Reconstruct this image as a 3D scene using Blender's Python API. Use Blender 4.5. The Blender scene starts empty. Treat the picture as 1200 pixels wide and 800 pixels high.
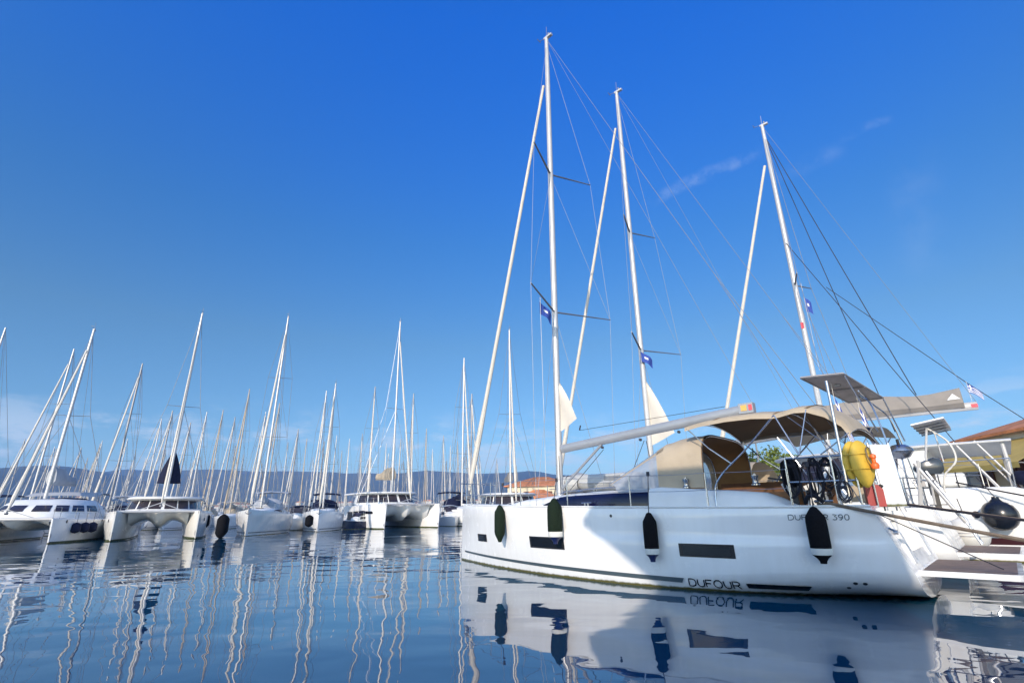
import bpy, math, random
from mathutils import Vector, Matrix
random.seed(7)
R = math.radians
SC = bpy.context.scene
COL = SC.collection
# ------------------------------------------------------------------ materials
def mat(name, col, rough=.5, metal=0., var=.12, vs=3., bump=0., bs=20., coat=0., spec=.5, trans=0.):
    m = bpy.data.materials.new(name); m.use_nodes = True
    nt = m.node_tree; b = nt.nodes['Principled BSDF']
    b.inputs['Roughness'].default_value = rough; b.inputs['Metallic'].default_value = metal
    b.inputs['Coat Weight'].default_value = coat; b.inputs['Coat Roughness'].default_value = .08
    b.inputs['Specular IOR Level'].default_value = spec
    tc = nt.nodes.new('ShaderNodeTexCoord')
    n = nt.nodes.new('ShaderNodeTexNoise'); n.inputs['Scale'].default_value = vs; n.inputs['Detail'].default_value = 5
    nt.links.new(tc.outputs['Object'], n.inputs['Vector'])
    r = nt.nodes.new('ShaderNodeValToRGB')
    lo = [c * (1 - var) for c in col]; hi = [min(1, c * (1 + var * .6)) for c in col]
    r.color_ramp.elements[0].position = .3; r.color_ramp.elements[1].position = .7
    r.color_ramp.elements[0].color = (*lo, 1); r.color_ramp.elements[1].color = (*hi, 1)
    nt.links.new(n.outputs['Fac'], r.inputs['Fac']); nt.links.new(r.outputs['Color'], b.inputs['Base Color'])
    if bump:
        n2 = nt.nodes.new('ShaderNodeTexNoise'); n2.inputs['Scale'].default_value = bs; n2.inputs['Detail'].default_value = 4
        nt.links.new(tc.outputs['Object'], n2.inputs['Vector'])
        bp = nt.nodes.new('ShaderNodeBump'); bp.inputs['Distance'].default_value = bump; bp.inputs['Strength'].default_value = 1
        nt.links.new(n2.outputs['Fac'], bp.inputs['Height']); nt.links.new(bp.outputs['Normal'], b.inputs['Normal'])
    if trans:
        t = nt.nodes.new('ShaderNodeBsdfTransparent'); mx = nt.nodes.new('ShaderNodeMixShader'); mx.inputs['Fac'].default_value = 1 - trans
        o = nt.nodes['Material Output']
        nt.links.new(t.outputs[0], mx.inputs[1]); nt.links.new(b.outputs[0], mx.inputs[2]); nt.links.new(mx.outputs[0], o.inputs['Surface'])
    return m

def planks(name, col, axis='Y', scale=18., dark=.45, rough=.6):
    m = mat(name, col, rough, var=.3, vs=6.)
    nt = m.node_tree; b = nt.nodes['Principled BSDF']
    src = b.inputs['Base Color'].links[0].from_socket
    tc = [n for n in nt.nodes if n.type == 'TEX_COORD'][0]
    w = nt.nodes.new('ShaderNodeTexWave'); w.bands_direction = axis; w.inputs['Scale'].default_value = scale; w.inputs['Distortion'].default_value = 0
    nt.links.new(tc.outputs['Object'], w.inputs['Vector'])
    r = nt.nodes.new('ShaderNodeValToRGB'); r.color_ramp.elements[0].position = .02; r.color_ramp.elements[1].position = .10
    r.color_ramp.elements[0].color = (dark, dark, dark, 1); r.color_ramp.elements[1].color = (1, 1, 1, 1)
    nt.links.new(w.outputs['Fac'], r.inputs['Fac'])
    mx = nt.nodes.new('ShaderNodeMix'); mx.data_type = 'RGBA'; mx.blend_type = 'MULTIPLY'; mx.inputs['Factor'].default_value = 1
    nt.links.new(src, mx.inputs['A']); nt.links.new(r.outputs['Color'], mx.inputs['B']); nt.links.new(mx.outputs['Result'], b.inputs['Base Color'])
    return m

def gelcoat(name, col):
    # glossy hull paint: faint run-off streaks and a thin band of algae at the waterline (z = 0 of the boat)
    m = mat(name, col, .22, var=.05, vs=.8, coat=.25)
    nt = m.node_tree; b = nt.nodes['Principled BSDF']
    src = b.inputs['Base Color'].links[0].from_socket
    tc = [n for n in nt.nodes if n.type == 'TEX_COORD'][0]
    mp = nt.nodes.new('ShaderNodeMapping'); mp.inputs['Scale'].default_value = (7, 7, .5)
    nt.links.new(tc.outputs['Object'], mp.inputs['Vector'])
    n = nt.nodes.new('ShaderNodeTexNoise'); n.inputs['Scale'].default_value = 1.2; n.inputs['Detail'].default_value = 6
    nt.links.new(mp.outputs[0], n.inputs['Vector'])
    r = nt.nodes.new('ShaderNodeValToRGB'); r.color_ramp.elements[0].position = .35; r.color_ramp.elements[1].position = .6
    r.color_ramp.elements[0].color = (.90, .89, .86, 1); r.color_ramp.elements[1].color = (1, 1, 1, 1)
    nt.links.new(n.outputs['Fac'], r.inputs['Fac'])
    mx = nt.nodes.new('ShaderNodeMix'); mx.data_type = 'RGBA'; mx.blend_type = 'MULTIPLY'; mx.inputs['Factor'].default_value = .28
    nt.links.new(src, mx.inputs['A']); nt.links.new(r.outputs['Color'], mx.inputs['B'])
    sp = nt.nodes.new('ShaderNodeSeparateXYZ'); nt.links.new(tc.outputs['Object'], sp.inputs[0])
    ad = nt.nodes.new('ShaderNodeMath'); ad.operation = 'MULTIPLY_ADD'; ad.inputs[1].default_value = .05; nt.links.new(n.outputs['Fac'], ad.inputs[0]); nt.links.new(sp.outputs['Z'], ad.inputs[2])
    mr = nt.nodes.new('ShaderNodeMapRange'); mr.inputs['From Min'].default_value = .055; mr.inputs['From Max'].default_value = .085; mr.inputs['To Min'].default_value = 1; mr.inputs['To Max'].default_value = 0
    nt.links.new(ad.outputs[0], mr.inputs['Value'])
    m2 = nt.nodes.new('ShaderNodeMix'); m2.data_type = 'RGBA'; nt.links.new(mr.outputs[0], m2.inputs['Factor'])
    nt.links.new(mx.outputs['Result'], m2.inputs['A']); m2.inputs['B'].default_value = (.12, .11, .03, 1)
    nt.links.new(m2.outputs['Result'], b.inputs['Base Color'])
    n3 = nt.nodes.new('ShaderNodeTexNoise'); n3.inputs['Scale'].default_value = 1.6; n3.inputs['Detail'].default_value = 2; nt.links.new(tc.outputs['Object'], n3.inputs['Vector'])
    bp = nt.nodes.new('ShaderNodeBump'); bp.inputs['Distance'].default_value = .006; bp.inputs['Strength'].default_value = 1; nt.links.new(n3.outputs['Fac'], bp.inputs['Height']); nt.links.new(bp.outputs[0], b.inputs['Normal']); nt.links.new(bp.outputs[0], b.inputs['Coat Normal'])
    # scuffs: small grey rubs that break the gloss
    n4 = nt.nodes.new('ShaderNodeTexNoise'); n4.inputs['Scale'].default_value = 2.3; n4.inputs['Detail'].default_value = 9; n4.inputs['Roughness'].default_value = .75; nt.links.new(tc.outputs['Object'], n4.inputs['Vector'])
    r4 = nt.nodes.new('ShaderNodeMapRange'); r4.inputs['From Min'].default_value = .45; r4.inputs['From Max'].default_value = .75; r4.inputs['To Min'].default_value = .12; r4.inputs['To Max'].default_value = .42; nt.links.new(n4.outputs['Fac'], r4.inputs['Value']); nt.links.new(r4.outputs[0], b.inputs['Roughness'])
    return m

M = dict(
 gel=gelcoat('gelcoat_white', (.80, .80, .79)),
 gel2=gelcoat('gelcoat_cream', (.74, .72, .67)),
 deck=mat('deck_white', (.72, .72, .70), .45, var=.08, vs=2.),
 stripe=mat('stripe_grey', (.060, .085, .10), .35, var=.1),
 black=mat('black_gloss', (.008, .008, .010), .12, var=.1),
 glass=mat('navy_glass', (.006, .007, .030), .06, var=.3, vs=1.5),
 smoke=mat('smoked_glass', (.035, .030, .040), .07, var=.3, vs=1.5),
 frame=mat('window_frame', (.012, .012, .014), .45),
 fabric_black=mat('fender_black', (.006, .006, .008), .9, var=.3, vs=30, bump=.002, bs=200, spec=.15),
 fabric_green=mat('fender_green', (.008, .017, .009), .85, var=.3, vs=30, bump=.002, bs=200, spec=.2),
 navyfab=mat('navy_canvas', (.010, .013, .038), .8, var=.3, vs=6, bump=.01, bs=6, spec=.2),
 vinyl_white=mat('fender_white', (.72, .71, .66), .4, var=.15, vs=4),
 vinyl_navy=mat('fender_navy', (.012, .020, .09), .35),
 vinyl_black=mat('fender_gloss_black', (.010, .012, .018), .25),
 alu=mat('mast_aluminium', (.52, .51, .50), .36, metal=.25, var=.06, vs=2),
 alu2=mat('mast_old_grey', (.30, .30, .31), .45, metal=.3),
 alu3=mat('mast_buff', (.40, .35, .29), .5),
 alugrey=mat('boom_aluminium', (.30, .32, .35), .4, metal=.2, var=.08, vs=2),
 spread=mat('spreader_grey', (.24, .24, .25), .4, metal=.4),
 steel=mat('stainless', (.40, .42, .47), .22, metal=.9, var=.1, vs=10),
 wire=mat('rigging_wire', (.32, .33, .36), .4, metal=.5),
 wirelight=mat('rope_pale', (.62, .60, .55), .7),
 wiredark=mat('rope_dark', (.025, .027, .04), .7),
 ropeblack=mat('rope_black_blue', (.006, .007, .016), .9, bump=.004, bs=60),
 ropebrown=mat('rope_brown', (.15, .115, .085), .85, var=.3, vs=12, bump=.004, bs=60),
 sail=mat('sailcloth', (.58, .54, .47), .75, var=.08, vs=2, bump=.004, bs=5),
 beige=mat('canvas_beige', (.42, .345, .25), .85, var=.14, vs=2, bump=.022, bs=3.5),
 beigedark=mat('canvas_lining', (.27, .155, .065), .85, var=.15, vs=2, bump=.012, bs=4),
 bagbrown=mat('canvas_taupe', (.25, .225, .20), .85, var=.12, vs=2, bump=.015, bs=3),
 grey=mat('canvas_grey', (.20, .19, .18), .85, var=.12, vs=2, bump=.012, bs=4),
 greylight=mat('canvas_pale_grey', (.42, .43, .44), .85, var=.12, vs=2, bump=.01, bs=4),
 vinyl=mat('clear_vinyl', (.42, .46, .52), .12, var=.1, vs=2, bump=.01, bs=3, trans=.45),
 teak=planks('teak', (.30, .13, .045), 'Y', 6.),
 teakgrey=planks('teak_weathered', (.24, .155, .11), 'Y', 5.),
 rubber=mat('hypalon_grey', (.44, .44, .42), .6, var=.1, vs=3),
 yellow=mat('yellow_vinyl', (.60, .40, .045), .55, var=.12, vs=4, bump=.006, bs=14),
 orange=mat('orange_plastic', (.75, .13, .02), .4),
 red=mat('red_plastic', (.30, .012, .014), .4),
 pv=mat('solar_back', (.46, .42, .40), .5, var=.2, vs=4),
 pvtop=mat('solar_cells', (.01, .012, .03), .1),
 plastic=mat('black_plastic', (.015, .015, .017), .45),
 engine=mat('engine_grey', (.045, .055, .065), .25, var=.1, coat=.4),
 flagblue=mat('flag_blue', (.03, .07, .33), .8, var=.15, vs=5),
 flagwhite=mat('flag_white', (.74, .74, .74), .8),
 sticker=mat('sticker_yellow', (.70, .40, .10), .5), stickerred=mat('sticker_pink', (.70, .08, .10), .5),
 maroon=mat('stripe_maroon', (.05, .012, .014), .3),
 roof=mat('terracotta', (.66, .235, .085), .85, var=.3, vs=1.5, bump=.03, bs=4),
 cream=mat('plaster_cream', (.62, .56, .42), .85, var=.12, vs=.6, bump=.004, bs=12),
 cream2=mat('plaster_pale', (.66, .62, .54), .85, var=.12, vs=.6),
 shutter=mat('shutter_brown', (.10, .04, .025), .6),
 awning=mat('awning_yellow', (.52, .36, .09), .8, var=.15, vs=1.),
 stone=mat('quay_stone', (.30, .28, .25), .9, var=.25, vs=.8, bump=.02, bs=5),
 bark=mat('bark', (.10, .075, .05), .9, bump=.03, bs=10),
 leaf=mat('leaf_yellow_green', (.13, .17, .02), .6, var=.45, vs=3.),
 leafdark=mat('leaf_dark', (.035, .055, .02), .65, var=.4, vs=1.),
 navyhull=gelcoat('gelcoat_navy', (.012, .018, .05)),
)
# ------------------------------------------------------------------ mesh helpers
class MB:
    def __init__(s): s.v = []; s.f = []; s.m = []; s.sm = []
    def add(s, vs, fs, mi=0, smooth=True):
        o = len(s.v); s.v += [tuple(p) for p in vs]
        for f in fs: s.f.append(tuple(i + o for i in f)); s.m.append(mi); s.sm.append(smooth)
    def grid(s, rows, mi=0, closed=False, smooth=True):
        n = len(rows[0]); vs = [p for r in rows for p in r]; fs = []
        for i in range(len(rows) - 1):
            for j in range(n if closed else n - 1):
                k = (j + 1) % n
                fs.append((i * n + j, i * n + k, (i + 1) * n + k, (i + 1) * n + j))
        s.add(vs, fs, mi, smooth)
    def poly(s, pts, mi=0): s.add(pts, [tuple(range(len(pts)))], mi, False)
    def box(s, c, d, mi=0, rz=0., ry=0., rx=0.):
        x, y, z = d[0] / 2, d[1] / 2, d[2] / 2
        mt = Matrix.Rotation(rz, 3, 'Z') @ Matrix.Rotation(ry, 3, 'Y') @ Matrix.Rotation(rx, 3, 'X')
        vs = [Vector(c) + mt @ Vector((a * x, b * y, e * z)) for e in (-1, 1) for b in (-1, 1) for a in (-1, 1)]
        s.add(vs, [(0, 2, 3, 1), (4, 5, 7, 6), (0, 1, 5, 4), (2, 6, 7, 3), (0, 4, 6, 2), (1, 3, 7, 5)], mi, False)
    def tube(s, pts, r, n=6, mi=0, caps=True, flat=1., smooth=True):
        P = [Vector(p) for p in pts]; rows = []
        for i, p in enumerate(P):
            d = (P[min(i + 1, len(P) - 1)] - P[max(i - 1, 0)]).normalized()
            a = Vector((0, 1, 0)) if abs(d.z) > .7 else Vector((0, 0, 1))
            u = d.cross(a).normalized(); w = u.cross(d)
            rr = r[i] if isinstance(r, (list, tuple)) else r
            rows.append([p + (u * math.cos(t) * rr + w * math.sin(t) * rr * flat) for t in [2 * math.pi * k / n for k in range(n)]])
        s.grid(rows, mi, True, smooth)
        if caps:
            for q in (rows[0][::-1], rows[-1]): s.add(q, [tuple(range(n))], mi, False)
    def lathe(s, prof, o, ax='Z', n=14, mi=0, axis=None):
        d = Vector(axis) if axis else {'Z': Vector((0, 0, 1)), 'X': Vector((1, 0, 0)), 'Y': Vector((0, 1, 0))}[ax]
        d.normalize(); a = Vector((1, 0, 0)) if abs(d.x) < .8 else Vector((0, 0, 1))
        u = d.cross(a).normalized(); w = d.cross(u)
        s.grid([[Vector(o) + d * z + (u * math.cos(t) + w * math.sin(t)) * max(r, 1e-4) for t in [2 * math.pi * k / n for k in range(n)]] for r, z in prof], mi, True)
    def slab(s, pts, off, mi=0):
        "closed slab between polygon pts and the same polygon moved by off"
        n = len(pts); A = [Vector(p) for p in pts]; B = [p + Vector(off) for p in A]
        s.add(A + B, [tuple(range(n))[::-1], tuple(range(n, 2 * n))] + [(i, (i + 1) % n, (i + 1) % n + n, i + n) for i in range(n)], mi, False)
    def build(s, name, mats, parent=None, angle=40):
        me = bpy.data.meshes.new(name); me.from_pydata(s.v, [], s.f)
        for m in (mats if isinstance(mats, (list, tuple)) else [mats]): me.materials.append(M[m] if isinstance(m, str) else m)
        me.polygons.foreach_set('material_index', s.m); me.polygons.foreach_set('use_smooth', s.sm)
        me.update()
        import bmesh
        bm = bmesh.new(); bm.from_mesh(me); bmesh.ops.remove_doubles(bm, verts=bm.verts, dist=1e-5)
        bmesh.ops.recalc_face_normals(bm, faces=bm.faces); bm.to_mesh(me); bm.free()
        me.set_sharp_from_angle(angle=R(angle))
        o = bpy.data.objects.new(name, me); COL.objects.link(o); o.parent = parent
        return o

def tag(o, label=None, cat=None, group=None, kind=None):
    if label: o['label'] = label
    if cat: o['category'] = cat
    if group: o['group'] = group
    if kind: o['kind'] = kind
    return o
def thing(name, label, cat, loc=(0, 0, 0), rz=0., group=None):
    o = bpy.data.objects.new(name, None); COL.objects.link(o); o.location = loc; o.rotation_euler = (0, 0, rz); o.empty_display_size = .3
    return tag(o, label, cat, group)
def copy_tree(o, parent=None):
    c = o.copy(); COL.objects.link(c); c.parent = parent
    for ch in [k for k in KIDS.get(o.name, [])]: copy_tree(ch, c)
    return c
KIDS = {}
def index_kids():
    KIDS.clear()
    for o in COL.objects:
        if o.parent: KIDS.setdefault(o.parent.name, []).append(o)
def lerp(a, b, t): return a + (b - a) * t
def sm(a, b, x):
    t = max(0, min(1, (x - a) / (b - a))); return t * t * (3 - 2 * t)
def sag(a, b, d, n=8):
    a, b = Vector(a), Vector(b)
    return [a.lerp(b, i / n) - Vector((0, 0, d * 4 * (i / n) * (1 - i / n))) for i in range(n + 1)]
def bez(pts, n=10):
    "Catmull-Rom through pts"
    P = [Vector(p) for p in pts]; P = [P[0] * 2 - P[1]] + P + [P[-1] * 2 - P[-2]]; out = []
    for i in range(1, len(P) - 2):
        for k in range(n):
            t = k / n; a, b, c, d = P[i - 1:i + 3]
            out.append(.5 * ((2 * b) + (c - a) * t + (2 * a - 5 * b + 4 * c - d) * t * t + (3 * b - a - 3 * c + d) * t ** 3))
    return out + [P[-2]]

# ------------------------------------------------------------------ lettering: strokes on a 1-high grid
GL = {
 'D': (1.15, [[(0, 0), (0, 1), (.55, 1), (.9, .88), (1.05, .5), (.9, .12), (.55, 0), (0, 0)]]),
 'U': (1.05, [[(0, 1), (0, .4), (.12, .1), (.35, 0), (.6, 0), (.83, .1), (.95, .4), (.95, 1)]]),
 'F': (.95, [[(.85, 1), (0, 1), (0, 0)], [(0, .52), (.7, .52)]]),
 'O': (1.25, [[(.35, 0), (.8, 0), (1.05, .2), (1.15, .5), (1.05, .8), (.8, 1), (.35, 1), (.1, .8), (0, .5), (.1, .2), (.35, 0)]]),
 'R': (1.05, [[(0, 0), (0, 1), (.65, 1), (.9, .88), (.9, .6), (.65, .47), (.05, .47)], [(.55, .47), (.95, 0)]]),
 '3': (.85, [[(0, 1), (.7, 1), (.3, .6), (.6, .55), (.75, .3), (.6, .05), (.3, 0), (0, .1)]]),
 '9': (.85, [[(.1, 0), (.4, .02), (.68, .35), (.72, .7), (.6, .95), (.36, 1), (.1, .93), (0, .7), (.1, .47), (.36, .4), (.68, .5)]]),
 '0': (.85, [[(.2, 0), (.55, 0), (.72, .2), (.75, .5), (.72, .8), (.55, 1), (.2, 1), (.05, .8), (0, .5), (.05, .2), (.2, 0)]]),
 ' ': (.55, []),
}
def strokes(mb, text, place, h, w, gap=.25, shear=0., mi=0):
    "place(u, v) maps lettering metres onto the surface"
    x = 0.
    for ch in text:
        adv, lines = GL[ch]
        for L in lines:
            P = [Vector(((x + p[0] + shear * p[1]) * h, p[1] * h)) for p in L]
            Q = []
            for i in range(len(P) - 1):
                n = max(1, int((P[i + 1] - P[i]).length / (h * .3)))
                Q += [P[i].lerp(P[i + 1], k / n) for k in range(n)]
            Q.append(P[-1]); rows = []
            cl = (P[0] - P[-1]).length < 1e-6
            for i, p in enumerate(Q):
                a = Q[i - 1] if i else (Q[-2] if cl else Q[0]); b = Q[i + 1] if i < len(Q) - 1 else (Q[1] if cl else Q[-1])
                d = (b - a).normalized(); nn = Vector((-d.y, d.x)) * w / 2
                rows.append([place(*(p + nn)), place(*(p - nn))])
            mb.grid(rows, mi, smooth=False)
        x += adv + gap
    return x * h
class Hull:
    def __init__(h,L,B,fb,fs,rake=.5,knuckle=0.0,stern=.9,full=2.3):
        h.L,h.B,h.fb,h.fs,h.rake,h.kn,h.stern,h.full=L,B,fb,fs,rake,knuckle,stern,full
    def sheer(h,t): return h.fb+(h.fs-h.fb)*(1-(1-t)**1.6)
    def zk(h,t): return -.5*(1-sm(.55,1,t))*sm(-.02,.12,t)-.05+.07*sm(.6,1,t)
    def zb(h,t): return .10+.34*sm(.5,1,t)
    def bd(h,t):
        tm=.62
        return h.B/2*((1-(1-t/tm)**h.full) if t<tm else 1-(1-h.stern)*((t-tm)/(1-tm))**2)
    def bw(h,t):
        tm=.64;f=h.full-.45
        return h.B/2*.95*((1-(1-t/tm)**f) if t<tm else 1-(1-h.stern+.05)*((t-tm)/(1-tm))**2)
    def hb(h,t,z):
        zs,zb,zk=h.sheer(t),h.zb(t),h.zk(t)
        if z>=zb:
            u=min(1,(z-zb)/(zs-zb));b=h.bw(t)+(h.bd(t)-h.bw(t))*u**.75
            if h.kn and z>.86: b-=h.kn*sm(.25,.45,t)
            return b
        q=(zb-z)/(zb-zk)
        return h.bw(t)*math.sqrt(max(0,1-q*q))
    def send(h,t,z): return h.L-h.rake*max(0,min(1.2,(z-.4)/(h.fs-.4)))
    def s(h,t,z): return t*h.send(t,z)
    def pt(h,s,z,side=-1,off=0):
        t=s/h.send(0,z)
        p=lambda s,z:(s,side*h.hb(min(1,s/h.send(0,z)),z),z)
        a,b,c=p(s,z),p(s+.02,z),p(s,z+.02)
        u=[b[i]-a[i] for i in range(3)];v=[c[i]-a[i] for i in range(3)]
        n=[u[1]*v[2]-u[2]*v[1],u[2]*v[0]-u[0]*v[2],u[0]*v[1]-u[1]*v[0]]
        if n[1]*side<0:n=[-q for q in n]
        l=math.sqrt(sum(q*q for q in n)) or 1
        return tuple(a[i]+off*n[i]/l for i in range(3))

def hull_mesh(h, nt=44, transom=True, dk=True, mi_hull=0, mi_deck=1, well=None):
    """outer shell, deck with camber, transom. well=(s0, halfwidth): a cockpit left open aft of s0"""
    mb = MB(); ts = [(i / nt) ** 1.25 for i in range(nt + 1)]
    def zl(t):
        zk, zb, zs = h.zk(t), h.zb(t), h.sheer(t)
        out = [zk + (zb - zk) * (1 - math.cos(math.pi / 2 * k / 6)) for k in range(7)]
        lv = [.3, .5, .7, .855, .866, 1.0, 1.2]
        lv = [zb + (zs - zb) * max(.02 * (i + 1), min(1 - .02 * (7 - i), (q - zb) / (zs - zb))) for i, q in enumerate(lv)]
        return out + lv + [zs - .02, zs]
    for side in (-1, 1):
        mb.grid([[(h.s(t, z), side * (h.hb(t, z) - (.012 if k == len(zl(t)) - 1 else 0)), z) for k, z in enumerate(zl(t))] for t in ts], mi_hull)
    def rim(t, f): z = h.sheer(t); return (h.s(t, z), f * (h.bd(t) - .012), z + .05 * (1 - f * f))
    if dk:
        for i in range(nt):
            for f0, f1 in [(-1 + k * .25, -1 + k * .25 + .25) for k in range(8)]:
                s1 = h.s(ts[i + 1], h.sheer(ts[i + 1]))
                if well and s1 > well[0] and abs(f0 + f1) / 2 * h.bd(ts[i]) < well[1]: continue
                mb.add([rim(ts[i], f0), rim(ts[i], f1), rim(ts[i + 1], f1), rim(ts[i + 1], f0)], [(0, 1, 2, 3)], mi_deck)
    if transom:
        zz = zl(1.)
        rows = []
        for z in zz:
            b = h.hb(1., z) - (.012 if z == zz[-1] else 0); zt = z
            rows.append([(h.send(1, z) + .0, b * f, zt + (.05 * (1 - f * f) if z == zz[-1] else 0)) for f in (-1, -.8, -.62, -.3, 0, .3, .62, .8, 1)])
        for i in range(len(rows) - 1):
            for j in range(8):
                if well and rows[i][j][2] > .5 and 1 < j < 6: continue
                mb.add([rows[i][j], rows[i][j + 1], rows[i + 1][j + 1], rows[i + 1][j]], [(0, 1, 2, 3)], mi_hull, False)
    return mb

def hull_band(h, s0, s1, z0, z1, side, off=.004, n=24, taper0=0., taper1=0.):
    "a strip laid on the topsides; z0/z1 are (at s0, at s1)"
    mb = MB(); rows = []
    for i in range(n + 1):
        f = i / n; s = lerp(s0, s1, f)
        rows.append([h.pt(s + (taper0 * (1 - f) + taper1 * f) * g, lerp(lerp(z0[0], z0[1], f), lerp(z1[0], z1[1], f), g), side, off) for g in (0, .5, 1)])
    mb.grid(rows); return mb

def house(mb, secs, mi=0, n=8, p=3.2):
    """coachroof: secs = [(s, halfwidth, zbase, height)] -> superellipse sections joined lengthwise, ends closed"""
    rows = []
    for s, w, z, hh in secs:
        rows.append([(s, w * (1 if math.cos(a) > 0 else -1) * abs(math.cos(a)) ** (2 / p), z + hh * math.sin(a) ** (2 / p)) for a in [math.pi * k / (2 * n) for k in range(2 * n + 1)]])
    mb.grid(rows, mi)
    mb.poly(rows[0], mi); mb.poly(rows[-1][::-1], mi)
    return rows

def rig(parent, mx, mz, top, rake, r, spans, chain, bow, stern, furl=.055, boom=None, cover='navyfab', boommat='alugrey', wire=.006,
        fore_at=.92, mastmat='alu', sailmat='sail', fine=True, sweep=.45, split=True, bag=None, taper=(1.5, .95)):
    """mast with its spreaders, boom, cover, furled headsail and wires, all parts of parent"""
    def mp(z): return (mx + rake * (z - mz) / (top - mz), 0, z)
    mb = MB(); mb.tube([mp(z) for z in (mz, mz + .3, (mz + top) / 2, top * .9, top)], [r * 1.0, r, r, r * .92, r * .72], 10, flat=1.0)
    if fine:
        mb.box((mp(top)[0] + .08, 0, top + .02), (.34, .10, .08))
    mast = mb.build('mast', mastmat, parent)
    if fine:
        m2 = MB(); x = mp(top)[0]
        m2.tube([(x, 0, top), (x + .02, 0, top + .55)], .008, 5); m2.tube([(x, 0, top + .05), (x - .35, 0, top + .12)], .010, 5)
        m2.tube([(x - .35, -.10, top + .16), (x - .35, .10, top + .16)], .014, 5)
        m2.lathe([(0, 0), (.03, .02), (.03, .10), (0, .12)], (x + .1, 0, top + .08), n=8)
        m2.build('wind_vane', 'spread', mast)
    tips = []
    for z, w in spans:
        for sd in (-1, 1):
            a = mp(z); b = (a[0] + w * sweep, sd * w, z + .08)
            m = MB(); m.tube([a, b], [r * .42, r * .26], 6, flat=.55); m.build('spreader', 'spread', mast)
        tips.append((z, w))
    w_ = MB(); cx, cy, cz = chain
    for sd in (-1, 1):
        P = [mp(top * .985)] + [(mp(z)[0] + w * sweep, sd * w, z + .08) for z, w in sorted(tips, reverse=True)] + [(cx, sd * cy, cz)]
        for a, b in zip(P, P[1:]): w_.tube([a, b], wire, 4, caps=False)
        zz = [z for z, w in sorted(tips)]
        if zz:
            w_.tube([mp(zz[0] - .05), (cx - .1, sd * cy * .93, cz)], wire, 4, caps=False)
            for (z0, w0), (z1, _) in zip(sorted(tips), sorted(tips)[1:]): w_.tube([(mp(z0)[0] + w0 * sweep, sd * w0, z0 + .08), mp(z1 - .05)], wire * .8, 4, caps=False)
    if split:
        k = (lerp(mp(top)[0], stern[0], .68), 0, lerp(top, stern[2], .68))
        w_.tube([mp(top - .02), k], wire, 4, caps=False)
        for sd in (-1, 1): w_.tube([k, (stern[0], sd * stern[1], stern[2])], wire, 4, caps=False)
    elif stern:
        for sd in (-1, 1): w_.tube([mp(top - .02), (stern[0], sd * stern[1], stern[2])], wire, 4, caps=False)
    if boom:
        w_.tube([mp(top - .03), (mx + boom[0], 0, boom[2] + .1)], wire * .7, 4, caps=False)
    w_.build('rigging', 'wire', parent)
    za = mp(top)[2] * fore_at; a = mp(za)
    s_ = MB(); A, B = Vector(bow), Vector(a) + Vector((-r - .03, 0, 0)); n = 14
    s_.tube([A.lerp(B, .02 + .96 * i / n) for i in range(n + 1)], [furl * (.55 if i == 0 else 1.45 - .8 * i / n if i < 3 else 1.12 - .35 * i / n) for i in range(n + 1)], 8)
    hs = s_.build('furled_headsail', sailmat, parent)
    d_ = MB(); d_.lathe([(.02, -.05), (.10, -.04), (.10, .03), (.04, .05), (.04, .18)], A.lerp(B, .012), axis=tuple(B - A), n=10); d_.build('furling_drum', 'spread', hs)
    if boom:
        bl, z0, z1, br = boom
        m = MB(); m.tube([(mp(z0)[0] + .12, 0, z0), (mx + bl, 0, z1)], br, 10, flat=1.35); bo = m.build('boom', boommat, parent)
        if cover:
            m = MB(); rows = []; bh, bw = bag or (.34, .16)
            for i in range(11):
                f = i / 10; x = lerp(mp(z0)[0] + .05, mx + bl * .93, f); z = lerp(z0, z1, f); hh = bh * (taper[0] - taper[1] * f + .12 * math.sin(9 * f + bl)); ww = bw * (1.15 - .55 * f * taper[1])
                rows.append([(x, ww * c[0] * (1 + .1 * math.sin(13 * f + c[1])), z + br * .5 + hh * c[1]) for c in [(-.55, -.15), (-1, .1), (-.85, .55), (-.3, .95), (.3, .95), (.85, .55), (1, .1), (.55, -.15)]])
            m.grid(rows, closed=True); m.poly(rows[0]); m.poly(rows[-1][::-1]); m.build('sail_cover', cover, bo)
    return mast

def rails(parent, h, pts_s, hgt=.62, wire=.005, s_from=.0, gap=None, pulpit=True, push=True, inset=.07):
    "stanchions and lifelines along both deck edges, pulpit at the bow, pushpit at the stern"
    def e(s, z, sd):
        t = min(1, s / h.send(0, h.fs)); return (s, sd * (h.bd(t) - inset), h.sheer(t) + z)
    for s in pts_s:
        for sd in (-1, 1):
            m = MB(); m.tube([e(s, 0, sd), e(s, hgt, sd)], .0125, 6); m.build('stanchion', 'steel', parent)
    L = MB()
    for sd in (-1, 1):
        for z in (hgt * .5, hgt - .01):
            P = [e(s, z, sd) for s in pts_s]
            for a, b in zip(P, P[1:]): L.tube(sag(a, b, .012, 4), wire, 4, caps=False)
    L.build('lifelines', 'wire', parent)
    if pulpit:
        m = MB(); a = pts_s[0]
        for sd in (-1, 1):
            m.tube([e(a, 0, sd), e(a, hgt, sd), e(a * .45, hgt + .02, sd), (.02, sd * .10, h.fb + hgt + .04)], .014, 6)
            m.tube([e(a * .4, 0, sd), e(a * .35, hgt, sd)], .012, 6); m.tube([e(a, hgt * .5, sd), e(a * .4, hgt * .5, sd)], .012, 6)
        m.build('pulpit', 'steel', parent)

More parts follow.
